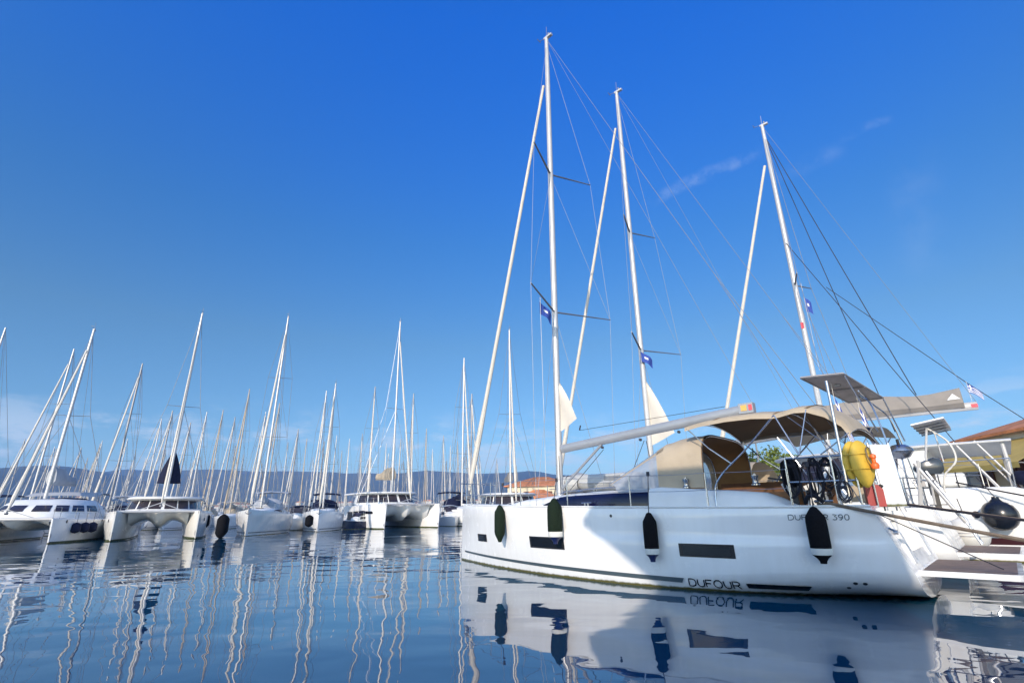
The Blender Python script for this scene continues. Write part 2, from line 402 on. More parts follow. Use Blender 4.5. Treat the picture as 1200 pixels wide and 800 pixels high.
# ------------------------------------------------------------------ sloops of the fleet
def sloop(name, label, cat, loc, rz, group=None, L=11.5, B=3.8, fb=1.45, fs=1.15, top=16., hullm='gel', cover='navyfab', hood='navyfab', stripe='stripe',
          spans=None, rake=.35, furl=.06, wire=.008, detail=2, bimini=True, sweep=.38, boomz=(2.25, 2.4), sailmat='sail', mast_r=.085, mastmat='alu'):
    r = thing(name, label, cat, loc, rz, group)
    h = Hull(L, B, fb, fs, .3, 0., .84, 2.1)
    hull_mesh(h, 26 if detail > 1 else 16).build('hull', [hullm, 'deck'], r)
    mb = MB()
    for sd in (-1, 1):
        b = hull_band(h, .25, L - .7, (.18, .16), (.25, .22), sd, n=18); mb.add(b.v, b.f, 0)
    mb.build('waterline_stripe', stripe, r)
    dz = lambda s: h.sheer(s / L)
    m = MB(); house(m, [(L * .22, .35, dz(L * .22), .05), (L * .27, .8, dz(L * .27), .24), (L * .40, 1.15, dz(L * .4), .38), (L * .55, 1.22, dz(L * .55), .44), (L * .64, 1.2, dz(L * .64), .46)], p=3.5)
    cr = m.build('coachroof', 'deck', r)
    for sd in (-1, 1):
        m = MB(); rows = []
        for i in range(9):
            f = i / 8; s = lerp(L * .34, L * .6, f); t = (s - L * .27) / (L * .37); w = lerp(.98, 1.225, min(1, t * 1.6)) + .012
            rows.append([(s, sd * w, dz(s) + .14), (s, sd * w * .995, dz(s) + lerp(.16, .28, min(1, f * 3)))])
        m.grid(rows); m.build('cabin_window', 'smoke', cr)
    # coamings
    m = MB()
    for sd in (-1, 1): m.slab([(L * .62, sd * 1.30, dz(L * .62)), (L * .62, sd * 1.26, dz(L * .62) + .38), (L * .86, sd * 1.3, dz(L * .86) + .26), (L * .9, sd * 1.32, dz(L * .9))], (0, -sd * .3, 0))
    m.build('cockpit_coaming', 'deck', r)
    # spray hood
    m = MB(); rows = []
    for s, hh, w in ((L * .53, .42, 1.0), (L * .57, .95, 1.12), (L * .62, 1.28, 1.2), (L * .66, 1.25, 1.22)):
        rows.append([(s + .12 * abs(math.cos(a)), w * math.cos(a) * (1.1 if abs(math.cos(a)) < .9 else 1), dz(L * .6) + max(0.05, hh * math.sin(a) ** .55)) for a in [math.pi * k / 10 for k in range(11)]])
    m.grid(rows); m.build('spray_hood', hood, r)
    if bimini:
        m = MB(); rows = []
        for s, zz in ((L * .72, 1.85), (L * .78, 1.98), (L * .86, 2.0), (L * .93, 1.86)): rows.append([(s, y, dz(L * .8) + zz - .12 * (y / 1.3) ** 2) for y in (-1.3, -.8, 0, .8, 1.3)])
        m.grid(rows); bi = m.build('bimini', hood, r)
        for sd in (-1, 1):
            m = MB()
            for s in (L * .74, L * .84, L * .92): m.tube([(L * .82, sd * 1.35, dz(L * .82) + .1), (s, sd * 1.3, dz(L * .8) + 1.78)], .014, 5)
            m.build('bimini_frame', 'steel', bi)
    sp = spans or [(top * .40, .95), (top * .68, .75)]
    rig(r, L * .37, dz(L * .37) + .38, top, rake, mast_r, sp, (L * .40, B * .46, dz(L * .4)), (.15, 0, fb + .1), (L * .96, B * .38, fs), furl, (L * .40, boomz[0], boomz[1], .075), cover, wire=wire, fine=detail > 1, sailmat=sailmat, mastmat=mastmat, sweep=sweep)
    if detail > 1:
        rails(r, h, [L * .10, L * .24, L * .38, L * .52, L * .66, L * .8, L * .95], wire=.006)
        m = MB()
        for sd in (-1, 1): m.tube([(L * .95, sd * B * .40, fs), (L * .95, sd * B * .40, fs + .62), (L * .97, sd * B * .2, fs + .62), (L * .97, sd * B * .2, fs)], .014, 6)
        m.build('pushpit', 'steel', r)
        m = MB(); m.tube([(-.12, 0, fb + .06), (.5, 0, fb + .08)], .035, 6); m.tube([(-.16, 0, fb + .08), (-.20, 0, fb - .28)], .03, 6); m.tube([(-.2, -.2, fb - .18), (-.17, 0, fb - .32), (-.2, .2, fb - .18)], .03, 6); m.build('anchor', 'spread', r)
        m = MB(); m.box((L * .17, 0, dz(L * .17) + .055), (.5, .5, .05)); m.box((L * .33, 0, dz(L * .33) + .33), (.45, .5, .05)); m.build('deck_hatch', 'smoke', r)
    return r

# ------------------------------------------------------------------ catamarans
def catamaran(name, label, cat, loc, rz, L=11.8, B=6.6, fb=1.75, style='modern', top=18., hullm='gel', cover='navyfab', bag=None, boomz=(4.1, 4.3), rake=.9,
              ports='dots', fly=False, furl=.08, mast_s=.45, wire=.012, boomlen=4.9, hood=None, stripe=None, boommat='alugrey', taper=(1.5, .95), slim=1., cabin=None):
    r = thing(name, label, cat, loc, rz)
    yc = B / 2 - .85
    def shr(t): return (fb - .12 * t) if t < .84 else lerp(fb - .12 * .84, .38, sm(.84, 1.0, t))
    def hw(t): return .86 * ((1 - (1 - t / .5) ** 2.2) if t < .5 else 1 - .14 * ((t - .5) / .5) ** 2) + .035
    def stemx(z, t): return (1 - t) ** 4 * .22 * (1 - min(1, z / fb)) 
    mb = MB(); ts = [(i / 30) ** 1.25 for i in range(31)]
    for hs in (-1, 1):
        for sd in (-1, 1):
            rows = []
            for t in ts:
                w = hw(t); zs = shr(t); row = []
                for z in (-.3, -.12, 0, .12, .3, .55, .85, 1.15, 1.45, zs - .05, zs):
                    zz = min(z, zs - (.03 if z != zs else 0)); f = .80 + .20 * sm(0, .9, zz)
                    if zz < 0: f *= math.sqrt(max(0, 1 - (zz / -.42) ** 2))
                    if z == zs: f *= .93
                    row.append((t * L + stemx(zz, t), hs * yc + sd * w * f, zz))
                rows.append(row)
            mb.grid(rows)
        mb.grid([[(t * L, hs * yc + f * hw(t) * .93, shr(t) + .03 * (1 - f * f)) for f in (-1, -.5, 0, .5, 1)] for t in ts], 1)
        mb.grid([[(t * L + stemx(zz, 0), hs * yc + f * hw(0) * (.80 + .20 * sm(0, .9, max(0, zz))), zz) for f in (-1, 0, 1)] for t in (0,) for zz in (-.2, 0, .3, .6, .9, 1.2, fb - .05, fb)])
        t = 1; mb.poly([(L, hs * yc + f * hw(1), z) for f, z in ((-.8, -.1), (.8, -.1), (.9, .36), (-.9, .36))])
    # bridgedeck: bull-nosed foredeck, nacelle on the centreline, flat underside
    yi = yc - .55; rows = []
    for k in range(25):
        y = -yi + 2 * yi * k / 24; c = y / yi
        arch = .50 + .55 * (1 - abs(c) ** 3) ; nac = .55 * math.exp(-(y / .42) ** 2)
        zb = arch - nac + .12
        x0 = 1.15 + .35 * (1 - abs(c) ** 2) - .45 * math.exp(-(y / .5) ** 2)
        rows.append([(L - 1.6, y, zb), (4.2, y, zb), (2.7, y, zb + .05), (x0 + .5, y, lerp(zb, fb, .35)), (x0 + .16, y, lerp(zb, fb, .66)), (x0, y, lerp(zb, fb, .88)), (x0 + .05, y, fb - .01), (x0 + .3, y, fb + .03), (3.5, y, fb + .03), (L - 1.6, y, fb - .1)])
    mb.grid(rows)
    hull = mb.build('hull', [hullm, 'deck'], r)
    if stripe:
        mb = MB()
        for hs in (-1, 1):
            for sd in (-1, 1):
                mb.grid([[(t * L, hs * yc + sd * (hw(t) * (.80 + .20 * sm(0, .9, z)) + .006), z) for z in (.42, .5, .58)] for t in [.06 + .93 * i / 30 for i in range(31)]])
        mb.build('hull_stripe', stripe, r)
    else:
        mb = MB()
        for hs in (-1, 1):
            for sd in (-1, 1):
                mb.grid([[(t * L + stemx(z, t), hs * yc + sd * (hw(t) * (.80 + .20 * sm(0, .9, z)) + .006), z) for z in (.02, .09)] for t in [.004 + .97 * i / 30 for i in range(31)]])
        mb.build('waterline_stripe', 'leafdark', r)
    # hull ports
    if ports == 'dots':
        for hs in (-1, 1):
            for s in (1.1, L * .45, L * .62, L * .76):
                t = s / L; m = MB(); m.lathe([(0, .012), (.09, .012), (.10, -.03)], (s, hs * (yc + hw(t) * .995), 1.15), axis=(0, hs, 0), n=12); m.build('porthole', 'smoke', r)
    elif ports == 'strip':
        for hs in (-1, 1):
            for s0, s1, za, zb in ((L * .15, L * .25, 1.36, 1.64), (L * .26, L * .36, .92, 1.64), (L * .375, L * .47, .86, 1.64), (L * .485, L * .60, .80, 1.60)):
                m = MB(); m.grid([[(lerp(s0, s1, i / 4) + .1 * g, hs * (yc + hw(lerp(s0, s1, i / 4) / L) * (.80 + .20 * sm(0, .9, lerp(za, zb, g))) + .01), lerp(za, zb, g)) for g in (0, .33, .66, 1)] for i in range(5)]); m.build('hull_window', 'black', r)
    # saloon
    x0, x1 = (3.3, 8.2) if style == 'modern' else (2.9, 7.9)
    wy = yc + .25; hh = cabin or (1.12 if style == 'modern' else 1.15)
    def plan(a, g):
        "a: angle 0 = starboard aft .. pi = port aft, going round the front; g: height fraction"
        p = 2.6; cx = x1; lx = (x1 - x0) * (1 - (.18 * g if style == 'modern' else .34 * g * g)); ly = wy * (1 - (.10 * g if style == 'modern' else .26 * g * g))
        c, s = math.cos(a), math.sin(a)
        return (cx - lx * abs(s) ** (2 / p), ly * (1 if c > 0 else -1) * abs(c) ** (2 / p), fb - .02 + hh * g)
    na = 36; m = MB(); gs = (0, .2, .5, .8, 1) if style == 'modern' else (0, .25, .5, .7, .85, .95, 1)
    m.grid([[plan(math.pi * k / na, g) for k in range(na + 1)] for g in gs])
    top_ring = [plan(math.pi * k / na, 1) for k in range(na + 1)]
    m.add(top_ring + [(x1, 0, top_ring[0][2] + .14)], [(k, k + 1, na + 1) for k in range(na)], 0)
    m.poly([plan(0, 0), plan(0, 1), plan(math.pi, 1), plan(math.pi, 0)])
    sal = m.build('saloon', 'deck', r)
    if style == 'modern':
        wins = [(.03, .17), (.185, .30), (.315, .41), (.42, .495), (.505, .58), (.59, .685), (.70, .815), (.83, .97)]; g0, g1 = .22, .90
    else:
        wins = [(.05 + .1125 * k + .012, .05 + .1125 * (k + 1) - .012) for k in range(8)]; g0, g1 = .38, .70
    for a, b in wins:
        w = MB(); rows = []
        for g in [lerp(g0, g1, q / 4) for q in range(5)]:
            row = []
            for k in range(7):
                A = math.pi * lerp(a, b, k / 6); p = Vector(plan(A, g)); c = Vector((x1 - 1.0, 0, p.z)); row.append(p + (p - c).normalized() * .018)
            rows.append(row)
        w.grid(rows); w.build('saloon_window', 'smoke', sal)
    zr = fb - .02 + hh
    if style == 'modern':
        m = MB()
        def rp(a, z, e):
            p = 2.8; c, s = math.cos(a), math.sin(a)
            return ((x1 - (x1 - x0 + e - .35) * abs(s) ** (2 / p)), (wy + e - .18) * (1 if c > 0 else -1) * abs(c) ** (2 / p), z)
        rings = []
        for z, e in ((zr, -.02), (zr + .02 * slim, .14), (zr + .10 * slim, .16), (zr + .17 * slim, .05)):
            rings.append([(L - 1.7, wy + e - .18, z)] + [rp(math.pi * k / 30, z, e) for k in range(31)] + [(L - 1.7, -(wy + e - .18), z)])
        m.grid(rings, closed=True); m.add(rings[-1] + [(L - 3.6, 0, zr + .17 * slim + .12)], [(k, (k + 1) % len(rings[-1]), len(rings[-1])) for k in range(len(rings[-1]))]); m.poly(rings[0][::-1])
        ht = m.build('hardtop', 'deck', r)
        for sd in (-1, 1):
            m = MB(); m.tube([(L - 1.9, sd * (wy - .25), fb - .1), (L - 1.9, sd * (wy - .22), zr + .02)], .05, 8); m.build('post', 'alu', ht)
    else:
        m = MB(); rows = []
        for s, zz in ((x1 - .3, .35), (x1 + .8, .62), (x1 + 2., .66), (x1 + 2.6, .52)): rows.append([(s, y, zr + zz - .1 * (y / 2.) ** 2) for y in (-2, -1.2, 0, 1.2, 2)])
        m.grid(rows); bi = m.build('bimini', hood or 'greylight', r); m = MB()
        for sd in (-1, 1):
            for s in (x1 - .2, x1 + 1.2, x1 + 2.5): m.tube([(x1 + 1.2, sd * 2.05, fb), (s, sd * 1.98, zr + .45)], .02, 6)
        m.build('bimini_frame', 'steel', bi)
    if fly:
        m = MB(); m.box((x1 - .6, 0, zr + .50), (3.6, 4.0, .7)); m.box((x1 + .4, 0, zr + 2.35), (4.6, 4.2, .12)); m.build('flybridge', 'deck', r)
        m = MB()
        for sd in (-1, 1): m.box((x1 + .3, sd * 2.0, zr + 1.55), (4.2, .03, 1.5))
        m.build('shade_screen', 'beige', r)
    zbase = zr + (.15 if style == 'modern' else .10); ms = L * mast_s
    rig(r, ms, zbase, top, rake, .10, [(lerp(zbase, top, .46), 1.05)], (ms + 1.3, B / 2 - .1, fb), (.75, 0, fb + .15), None, furl, (boomlen, boomz[0], boomz[1], .10), cover, boommat, wire, split=False, sweep=.35, bag=bag or (.55, .22), fore_at=.9, taper=taper)
    # crossbeam, trampoline, seagull striker, rails
    m = MB(); m.tube([(.75, -yc, fb - .02), (.75, yc, fb - .02)], .09, 10); m.tube([(.75, -yc * .6, fb), (.70, 0, fb + .5), (.75, yc * .6, fb)], .03, 6); m.build('crossbeam', 'alu', r)
    for sd in (-1, 1):
        m = MB(); m.grid([[(x, sd * y, fb - .06) for y in (.5, yi + .2)] for x in (.8, 1.25)]); m.build('trampoline', 'greylight', r)
    for hs in (-1, 1):
        for k in range(7):
            s = .5 + (L - 3.) * k / 6; t = s / L; m = MB(); m.tube([(s, hs * (yc + hw(t) * .8), shr(t)), (s, hs * (yc + hw(t) * .8), shr(t) + .62)], .013, 5); m.build('stanchion', 'steel', r)
    m = MB()
    for hs in (-1, 1):
        for z in (.32, .6):
            P = [(.5 + (L - 3.) * k / 6, hs * (yc + hw((.5 + (L - 3.) * k / 6) / L) * .8), shr((.5 + (L - 3.) * k / 6) / L) + z) for k in range(7)]
            for a, b in zip(P, P[1:]): m.tube([a, b], .006, 4, caps=False)
        m.tube([(.5, hs * (yc + hw(.5 / L) * .8), fb + .6), (.1, hs * yc, fb + .62), (.5, hs * (yc - hw(.5 / L) * .8), fb + .6), (.5, hs * (yc - hw(.5 / L) * .8), fb)], .014, 5)
    m.build('lifelines', 'wire', r)
    return r

# ================================================================== camera
F_PX = 590.; PITCH = math.atan(200 / F_PX); ROLL = R(.7); EYE = 1.35
cp, sp = math.cos(PITCH), math.sin(PITCH); cr_, sr_ = math.cos(ROLL), math.sin(ROLL)
rt0, up0, fw0 = Vector((1, 0, 0)), Vector((0, -sp, cp)), Vector((0, cp, sp))
rt, up = rt0 * cr_ - up0 * sr_, up0 * cr_ + rt0 * sr_
cam = bpy.data.cameras.new('camera'); cam.sensor_width = 36; cam.lens = 36 * F_PX / 1200; cam.clip_start = .05; cam.clip_end = 20000
co = bpy.data.objects.new('camera', cam); COL.objects.link(co); SC.camera = co
mw = Matrix((rt, up, -fw0)).transposed().to_4x4(); mw.translation = (0, 0, EYE); co.matrix_world = mw

# ================================================================== light, sky
SUN_EL = R(21.); SUN_DIR = Vector((-.36, -.933, 0)).normalized()
AZ = math.atan2(SUN_DIR.x, SUN_DIR.y)
w = bpy.data.worlds.new('World'); SC.world = w; w.use_nodes = True; nt = w.node_tree; bg = nt.nodes['Background']
sky = nt.nodes.new('ShaderNodeTexSky'); sky.sky_type = 'NISHITA'; sky.sun_disc = False; sky.sun_elevation = SUN_EL; sky.sun_rotation = AZ
sky.air_density = 1.0; sky.dust_density = .15; sky.ozone_density = 3.0; sky.altitude = 0
hs = nt.nodes.new('ShaderNodeHueSaturation'); hs.inputs['Saturation'].default_value = 1.22; hs.inputs['Hue'].default_value = .5
gm = nt.nodes.new('ShaderNodeGamma'); gm.inputs['Gamma'].default_value = 1.0
tc = nt.nodes.new('ShaderNodeTexCoord'); sx = nt.nodes.new('ShaderNodeSeparateXYZ'); nt.links.new(tc.outputs['Generated'], sx.inputs[0])
def mth(op, a, b=None, c=None):
    n = nt.nodes.new('ShaderNodeMath'); n.operation = op
    for i, q in enumerate((a, b, c)):
        if q is None: continue
        if isinstance(q, (int, float)): n.inputs[i].default_value = q
        else: nt.links.new(q, n.inputs[i])
    return n.outputs[0]
def mrange(v, a, b, c=0., d=1.):
    n = nt.nodes.new('ShaderNodeMapRange'); n.interpolation_type = 'SMOOTHSTEP'
    for k, q in zip(('From Min', 'From Max', 'To Min', 'To Max'), (a, b, c, d)): n.inputs[k].default_value = q
    nt.links.new(v, n.inputs['Value']); return n.outputs[0]
def noise(scale, st, detail=6, rough=.6, loc=(0, 0, 0)):
    mp = nt.nodes.new('ShaderNodeMapping'); mp.inputs['Scale'].default_value = st; mp.inputs['Location'].default_value = loc
    nt.links.new(tc.outputs['Generated'], mp.inputs[0]); n = nt.nodes.new('ShaderNodeTexNoise'); n.inputs['Scale'].default_value = scale; n.inputs['Detail'].default_value = detail; n.inputs['Roughness'].default_value = rough
    nt.links.new(mp.outputs[0], n.inputs['Vector']); return n.outputs['Fac']
def dotn(v):
    n = nt.nodes.new('ShaderNodeVectorMath'); n.operation = 'DOT_PRODUCT'; n.inputs[1].default_value = v; nt.links.new(tc.outputs['Generated'], n.inputs[0]); return n.outputs['Value']
# clear polarised blue: deepen the colour of the sky with height
cr = nt.nodes.new('ShaderNodeValToRGB'); nt.links.new(sx.outputs['Z'], cr.inputs['Fac'])
for i, (p, c) in enumerate(((0., (.84, .93, 1.03)), (.14, (.88, .95, .99)), (.31, (1.06, 1.05, 1.03)), (.49, (.68, 1.12, 1.46)), (.78, (.18, 1.24, 2.5)))):
    e = cr.color_ramp.elements[i] if i < 2 else cr.color_ramp.elements.new(p)
    e.position = p; e.color = (c[0] / 3, c[1] / 3, c[2] / 3, 1)
vm = nt.nodes.new('ShaderNodeVectorMath'); vm.operation = 'SCALE'; vm.inputs['Scale'].default_value = 3.; nt.links.new(cr.outputs[0], vm.inputs[0])
vm2 = nt.nodes.new('ShaderNodeVectorMath'); vm2.operation = 'MULTIPLY'; nt.links.new(vm.outputs[0], vm2.inputs[0]); nt.links.new(sky.outputs[0], hs.inputs['Color']); nt.links.new(hs.outputs[0], vm2.inputs[1]); 
# broad pale glow added on the sun side of the sky to fill shade
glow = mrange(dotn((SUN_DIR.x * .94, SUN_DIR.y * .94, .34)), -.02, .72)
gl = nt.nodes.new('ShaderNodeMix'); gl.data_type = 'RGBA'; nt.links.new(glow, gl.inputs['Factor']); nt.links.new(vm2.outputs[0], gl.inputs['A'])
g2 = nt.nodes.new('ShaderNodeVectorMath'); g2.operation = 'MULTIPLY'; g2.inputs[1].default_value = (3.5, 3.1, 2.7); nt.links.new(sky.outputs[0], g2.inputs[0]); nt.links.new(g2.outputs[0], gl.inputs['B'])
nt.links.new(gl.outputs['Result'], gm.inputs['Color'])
# low bank of small cumulus above the hills
low = mth('MULTIPLY', mrange(noise(9, (1, 1, 3.2), 7, .62, (3.1, .7, .2)), .46, .66), mth('MULTIPLY', mrange(sx.outputs['Z'], .05, .09), mrange(sx.outputs['Z'], .20, .11)))
# a few thin wisps of cirrus high on the right
def streak(a, b, wid, amt, seed):
    a, b = Vector(a).normalized(), Vector(b).normalized(); n_ = a.cross(b).normalized(); m_ = (a + b).normalized(); t_ = n_.cross(m_).normalized(); half = (b - a).length / 2
    d = mth('ADD', dotn(n_), mth('MULTIPLY_ADD', noise(6, (1, 1, 1), 3, .5, (seed, 0, 0)), .05, -.025))
    across = mrange(mth('ABSOLUTE', d), wid, 0.); along = mrange(mth('ABSOLUTE', dotn(t_)), half * 1.25, half * .4); front = mrange(dotn(m_), .5, .8)
    tex = mrange(noise(17, (1, 1, 1), 7, .62, (0, seed, 0)), .36, .72)
    return mth('MULTIPLY', mth('MULTIPLY', mth('MULTIPLY', across, along), mth('MULTIPLY', tex, front)), amt)
c1 = streak((.255, .80, .53), (.425, .695, .577), .015, .27, 1.3)
c2 = streak((.525, .652, .553), (.57, .61, .548), .011, .28, 4.1)
c3 = streak((.44, .72, .53), (.53, .66, .545), .02, .10, 7.7)
c4 = streak((-.83, .50, .235), (-.74, .66, .20), .015, .26, 2.2)
c5 = streak((.60, .62, .50), (.63, .70, .33), .05, .05, 9.2)
tot = mth('MINIMUM', mth('ADD', mth('ADD', mth('MULTIPLY', low, .60), c1), mth('ADD', mth('ADD', c2, c3), mth('ADD', c4, c5))), 1.)
mx = nt.nodes.new('ShaderNodeMix'); mx.data_type = 'RGBA'; nt.links.new(tot, mx.inputs['Factor']); nt.links.new(gm.outputs[0], mx.inputs['A']); mx.inputs['B'].default_value = (6.2, 6.9, 7.6, 1)
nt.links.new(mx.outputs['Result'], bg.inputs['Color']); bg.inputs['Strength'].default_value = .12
sun = bpy.data.lights.new('sun', 'SUN'); sun.energy = 4.1; sun.angle = R(.55); sun.color = (1., .865, .715)
so = bpy.data.objects.new('sun', sun); COL.objects.link(so)
sd3 = Vector((SUN_DIR.x * math.cos(SUN_EL), SUN_DIR.y * math.cos(SUN_EL), math.sin(SUN_EL)))
so.rotation_euler = sd3.to_track_quat('Z', 'Y').to_euler(); so.location = (0, -20, 40)
SC.view_settings.view_transform = 'Standard'; SC.view_settings.look = 'None'; SC.view_settings.gamma = 1; SC.view_settings.exposure = 0.18

# ================================================================== water
m = bpy.data.materials.new('harbour_water'); m.use_nodes = True; wt = m.node_tree; b = wt.nodes['Principled BSDF']
b.inputs['Base Color'].default_value = (.002, .062, .125, 1); b.inputs['Roughness'].default_value = .015; b.inputs['IOR'].default_value = 2.1
tcw = wt.nodes.new('ShaderNodeTexCoord')
def wn(scale, det, sc=(1, 1, 1), dist=0., rot=0.):
    mp = wt.nodes.new('ShaderNodeMapping'); mp.inputs['Scale'].default_value = sc; mp.inputs['Rotation'].default_value = (0, 0, rot); wt.links.new(tcw.outputs['Object'], mp.inputs[0])
    n = wt.nodes.new('ShaderNodeTexNoise'); n.inputs['Scale'].default_value = scale; n.inputs['Detail'].default_value = det; n.inputs['Roughness'].default_value = .4; n.inputs['Distortion'].default_value = dist
    wt.links.new(mp.outputs[0], n.inputs['Vector']); return n.outputs['Fac']
def wm(op, a, b_=None, c=None):
    n = wt.nodes.new('ShaderNodeMath'); n.operation = op
    for i, q in enumerate((a, b_, c)):
        if q is None: continue
        if isinstance(q, (int, float)): n.inputs[i].default_value = q
        else: wt.links.new(q, n.inputs[i])
    return n.outputs[0]
hgt = wm('ADD', wm('MULTIPLY', wn(.22, 1), .070), wm('ADD', wm('MULTIPLY', wn(.95, 1, (1, 1.25, 1), .3, .3), .014), wm('MULTIPLY', wm('MULTIPLY', wn(3.4, 1, (1, 1.2, 1), .2, -.4), .0018), wm('MULTIPLY', wn(.12, 1), 1.3))))
bp = wt.nodes.new('ShaderNodeBump'); bp.inputs['Strength'].default_value = 1; bp.inputs['Distance'].default_value = 1
wt.links.new(hgt, bp.inputs['Height']); wt.links.new(bp.outputs[0], b.inputs['Normal'])
M['water'] = m
mb = MB(); mb.poly([(-6500, -500, 0), (6500, -500, 0), (6500, 6300, 0), (-6500, 6300, 0)])
tag(mb.build('water', 'water'), kind='structure')

# ================================================================== hills across the bay
def interp(P, x):
    if x <= P[0][0]: return P[0][1]
    for (a, ya), (c, yc) in zip(P, P[1:]):
        if x <= c: t = (x - a) / (c - a); t = t * t * (3 - 2 * t); return ya + (yc - ya) * t
    return P[-1][1]
RG1 = [(-5500, 120), (-3600, 165), (-2700, 172), (-2282, 186), (-2133, 193), (-1910, 211), (-1835, 197), (-1757, 158), (-1649, 122), (-1450, 92), (-1200, 70), (-900, 55), (0, 48), (1500, 60), (3000, 70)]
RG2 = [(-6000, 120), (-4200, 130), (-3200, 150), (-2850, 215), (-2680, 276), (-2509, 312), (-2208, 297), (-1613, 284), (-899, 258), (-604, 278), (-248, 256), (107, 264), (284, 236), (700, 210), (2000, 200), (5000, 190)]
from mathutils import noise as mn
def terr(x, y):
    f = lambda q: max(0, math.cos(min(1, abs(q)) * math.pi / 2)) ** 1.6
    k1 = 2300 / max(y, 900); 
    z = max(interp(RG1, x * 1.0) * f((y - 2300) / 1250), interp(RG2, x) * f((y - 3600) / 1500), 26 * sm(1050, 1500, y) * (1 - sm(4600, 5200, y)))
    nz = mn.fractal(Vector((x / 420, y / 420, 2.7)), 1., 2.1, 5)
    return z * (1 + .055 * nz) + 5 * sm(1050, 1600, y) * mn.noise(Vector((x / 90, y / 90, 0))) - 3 * (1 - sm(1000, 1100, y))
mb = MB(); XS = [-6200 + 75 * i for i in range(150)]; YS = [1000 + 65 * j for j in range(66)]
mb.grid([[(x, y, terr(x, y)) for x in XS] for y in YS])
M['hill'] = mat('hillside', (.055, .062, .042), .95, var=.55, vs=.006)
tag(mb.build('hills', 'hill'), kind='structure')
# air between here and the hills
hz = bpy.data.materials.new('sea_haze'); hz.use_nodes = True; ht_ = hz.node_tree; ht_.nodes.remove(ht_.nodes['Principled BSDF'])
pv = ht_.nodes.new('ShaderNodeVolumePrincipled'); pv.inputs['Color'].default_value = (.25, .50, 1., 1); pv.inputs['Density'].default_value = .00019; pv.inputs['Anisotropy'].default_value = .0
ht_.links.new(pv.outputs[0], ht_.nodes['Material Output'].inputs['Volume']); M['haze'] = hz
mb = MB(); mb.box((0, 2900, 173.5), (13100, 6900, 353)); tag(mb.build('haze', 'haze'), kind='stuff')

# ================================================================== land on the right, with the quay
land = [(-3, 80), (9, 76), (18, 62), (23.5, 46), (21.6, 27), (20.8, 17.75), (-10.5, -15.8), (500, -15.8), (500, 700), (-3, 700)]
mb = MB(); mb.slab([(x, y, -1.2) for x, y in land], (0, 0, 2.15)); tag(mb.build('quay', 'stone'), kind='structure')

# ================================================================== the large white yacht in front
P0 = Vector((-1.632, 16.824)); RZ = R(-43); CA, SA = math.cos(R(43)), math.sin(R(43))
def W(s, y, z=0.): return Vector((P0.x + s * CA + y * SA, P0.y - s * SA + y * CA, z))
h1 = Hull(11.5, 4.0, 1.58, 1.36, .35, .008)
Y1 = thing('sailing_yacht', 'large white sailing yacht in front with beige bimini, navy cabin window and grey hull stripe', 'sailboat', (P0.x, P0.y, 0), RZ)
dz1 = lambda s: h1.sheer(min(1, s / h1.send(0, 1.4)))
hull_mesh(h1, 60, well=(7.55, 1.14)).build('hull', ['gel', 'deck'], Y1)
# rub stripe, lettering, hull windows
hull_band(h1, .35, 8.08, (.235, .125), (.285, .205), -1, .004, 50, 0, .05).build('hull_stripe', 'stripe', Y1)
hull_band(h1, 9.17, 10.02, (.105, .11), (.185, .195), -1, .004, 16, .0, .10).build('hull_stripe', 'black', Y1)
hull_band(h1, .35, 10.0, (.235, .11), (.285, .20), 1, .004, 50).build('hull_stripe', 'stripe', Y1)
mb = MB(); strokes(mb, 'DUFOUR', lambda u, v: h1.pt(8.20 + u, .082 + v, -1, .005), .118, .020, .17, .10); mb.build('lettering', 'black', Y1)
mb = MB(); wd_ = strokes(mb, 'DUFOUR', lambda u, v: h1.pt(10.02 + u, 1.185 + v, -1, .005), .075, .012, .20, .08); mb.build('lettering', 'stripe', Y1)
mb = MB(); strokes(mb, '390', lambda u, v: h1.pt(10.06 + wd_ + u, 1.185 + v, -1, .005), .075, .012, .20, .08); mb.build('model_number', 'stripe', Y1)
for s0, s1, z0, z1 in ((1.62, 2.13, .635, .765), (4.32, 5.38, .600, .790), (8.17, 9.05, .595, .755)):
    f = hull_band(h1, s0 - .05, s1 + .05, (z0 - .03, z0 - .03), (z1 + .03, z1 + .03), -1, .006, 14).build('hull_window', 'frame', Y1)
    hull_band(h1, s0 + .02, s1 - .02, (z0, z0), (z1, z1), -1, .011, 14).build('pane', 'black', f)
for s, z in ((10.72, .28), (10.84, .28), (10.60, .20), (6.75, 1.26)):
    mb = MB(); c = Vector(h1.pt(s, z, -1, -.004)); n = Vector(h1.pt(s, z, -1, 1.)) - Vector(h1.pt(s, z, -1, 0)); mb.lathe([(0, .009), (.025, .009), (.032, .002), (.032, 0)], c, axis=tuple(n), n=12); mb.build('through_hull', 'frame', Y1)
# toe rail
mb = MB()
for sd in (-1, 1):
    mb.tube([(h1.s(t, h1.sheer(t)), sd * (h1.bd(t) - .035), h1.sheer(t) + .022) for t in [i / 40 for i in range(41)]], .020, 6)
mb.build('toe_rail', 'deck', Y1)
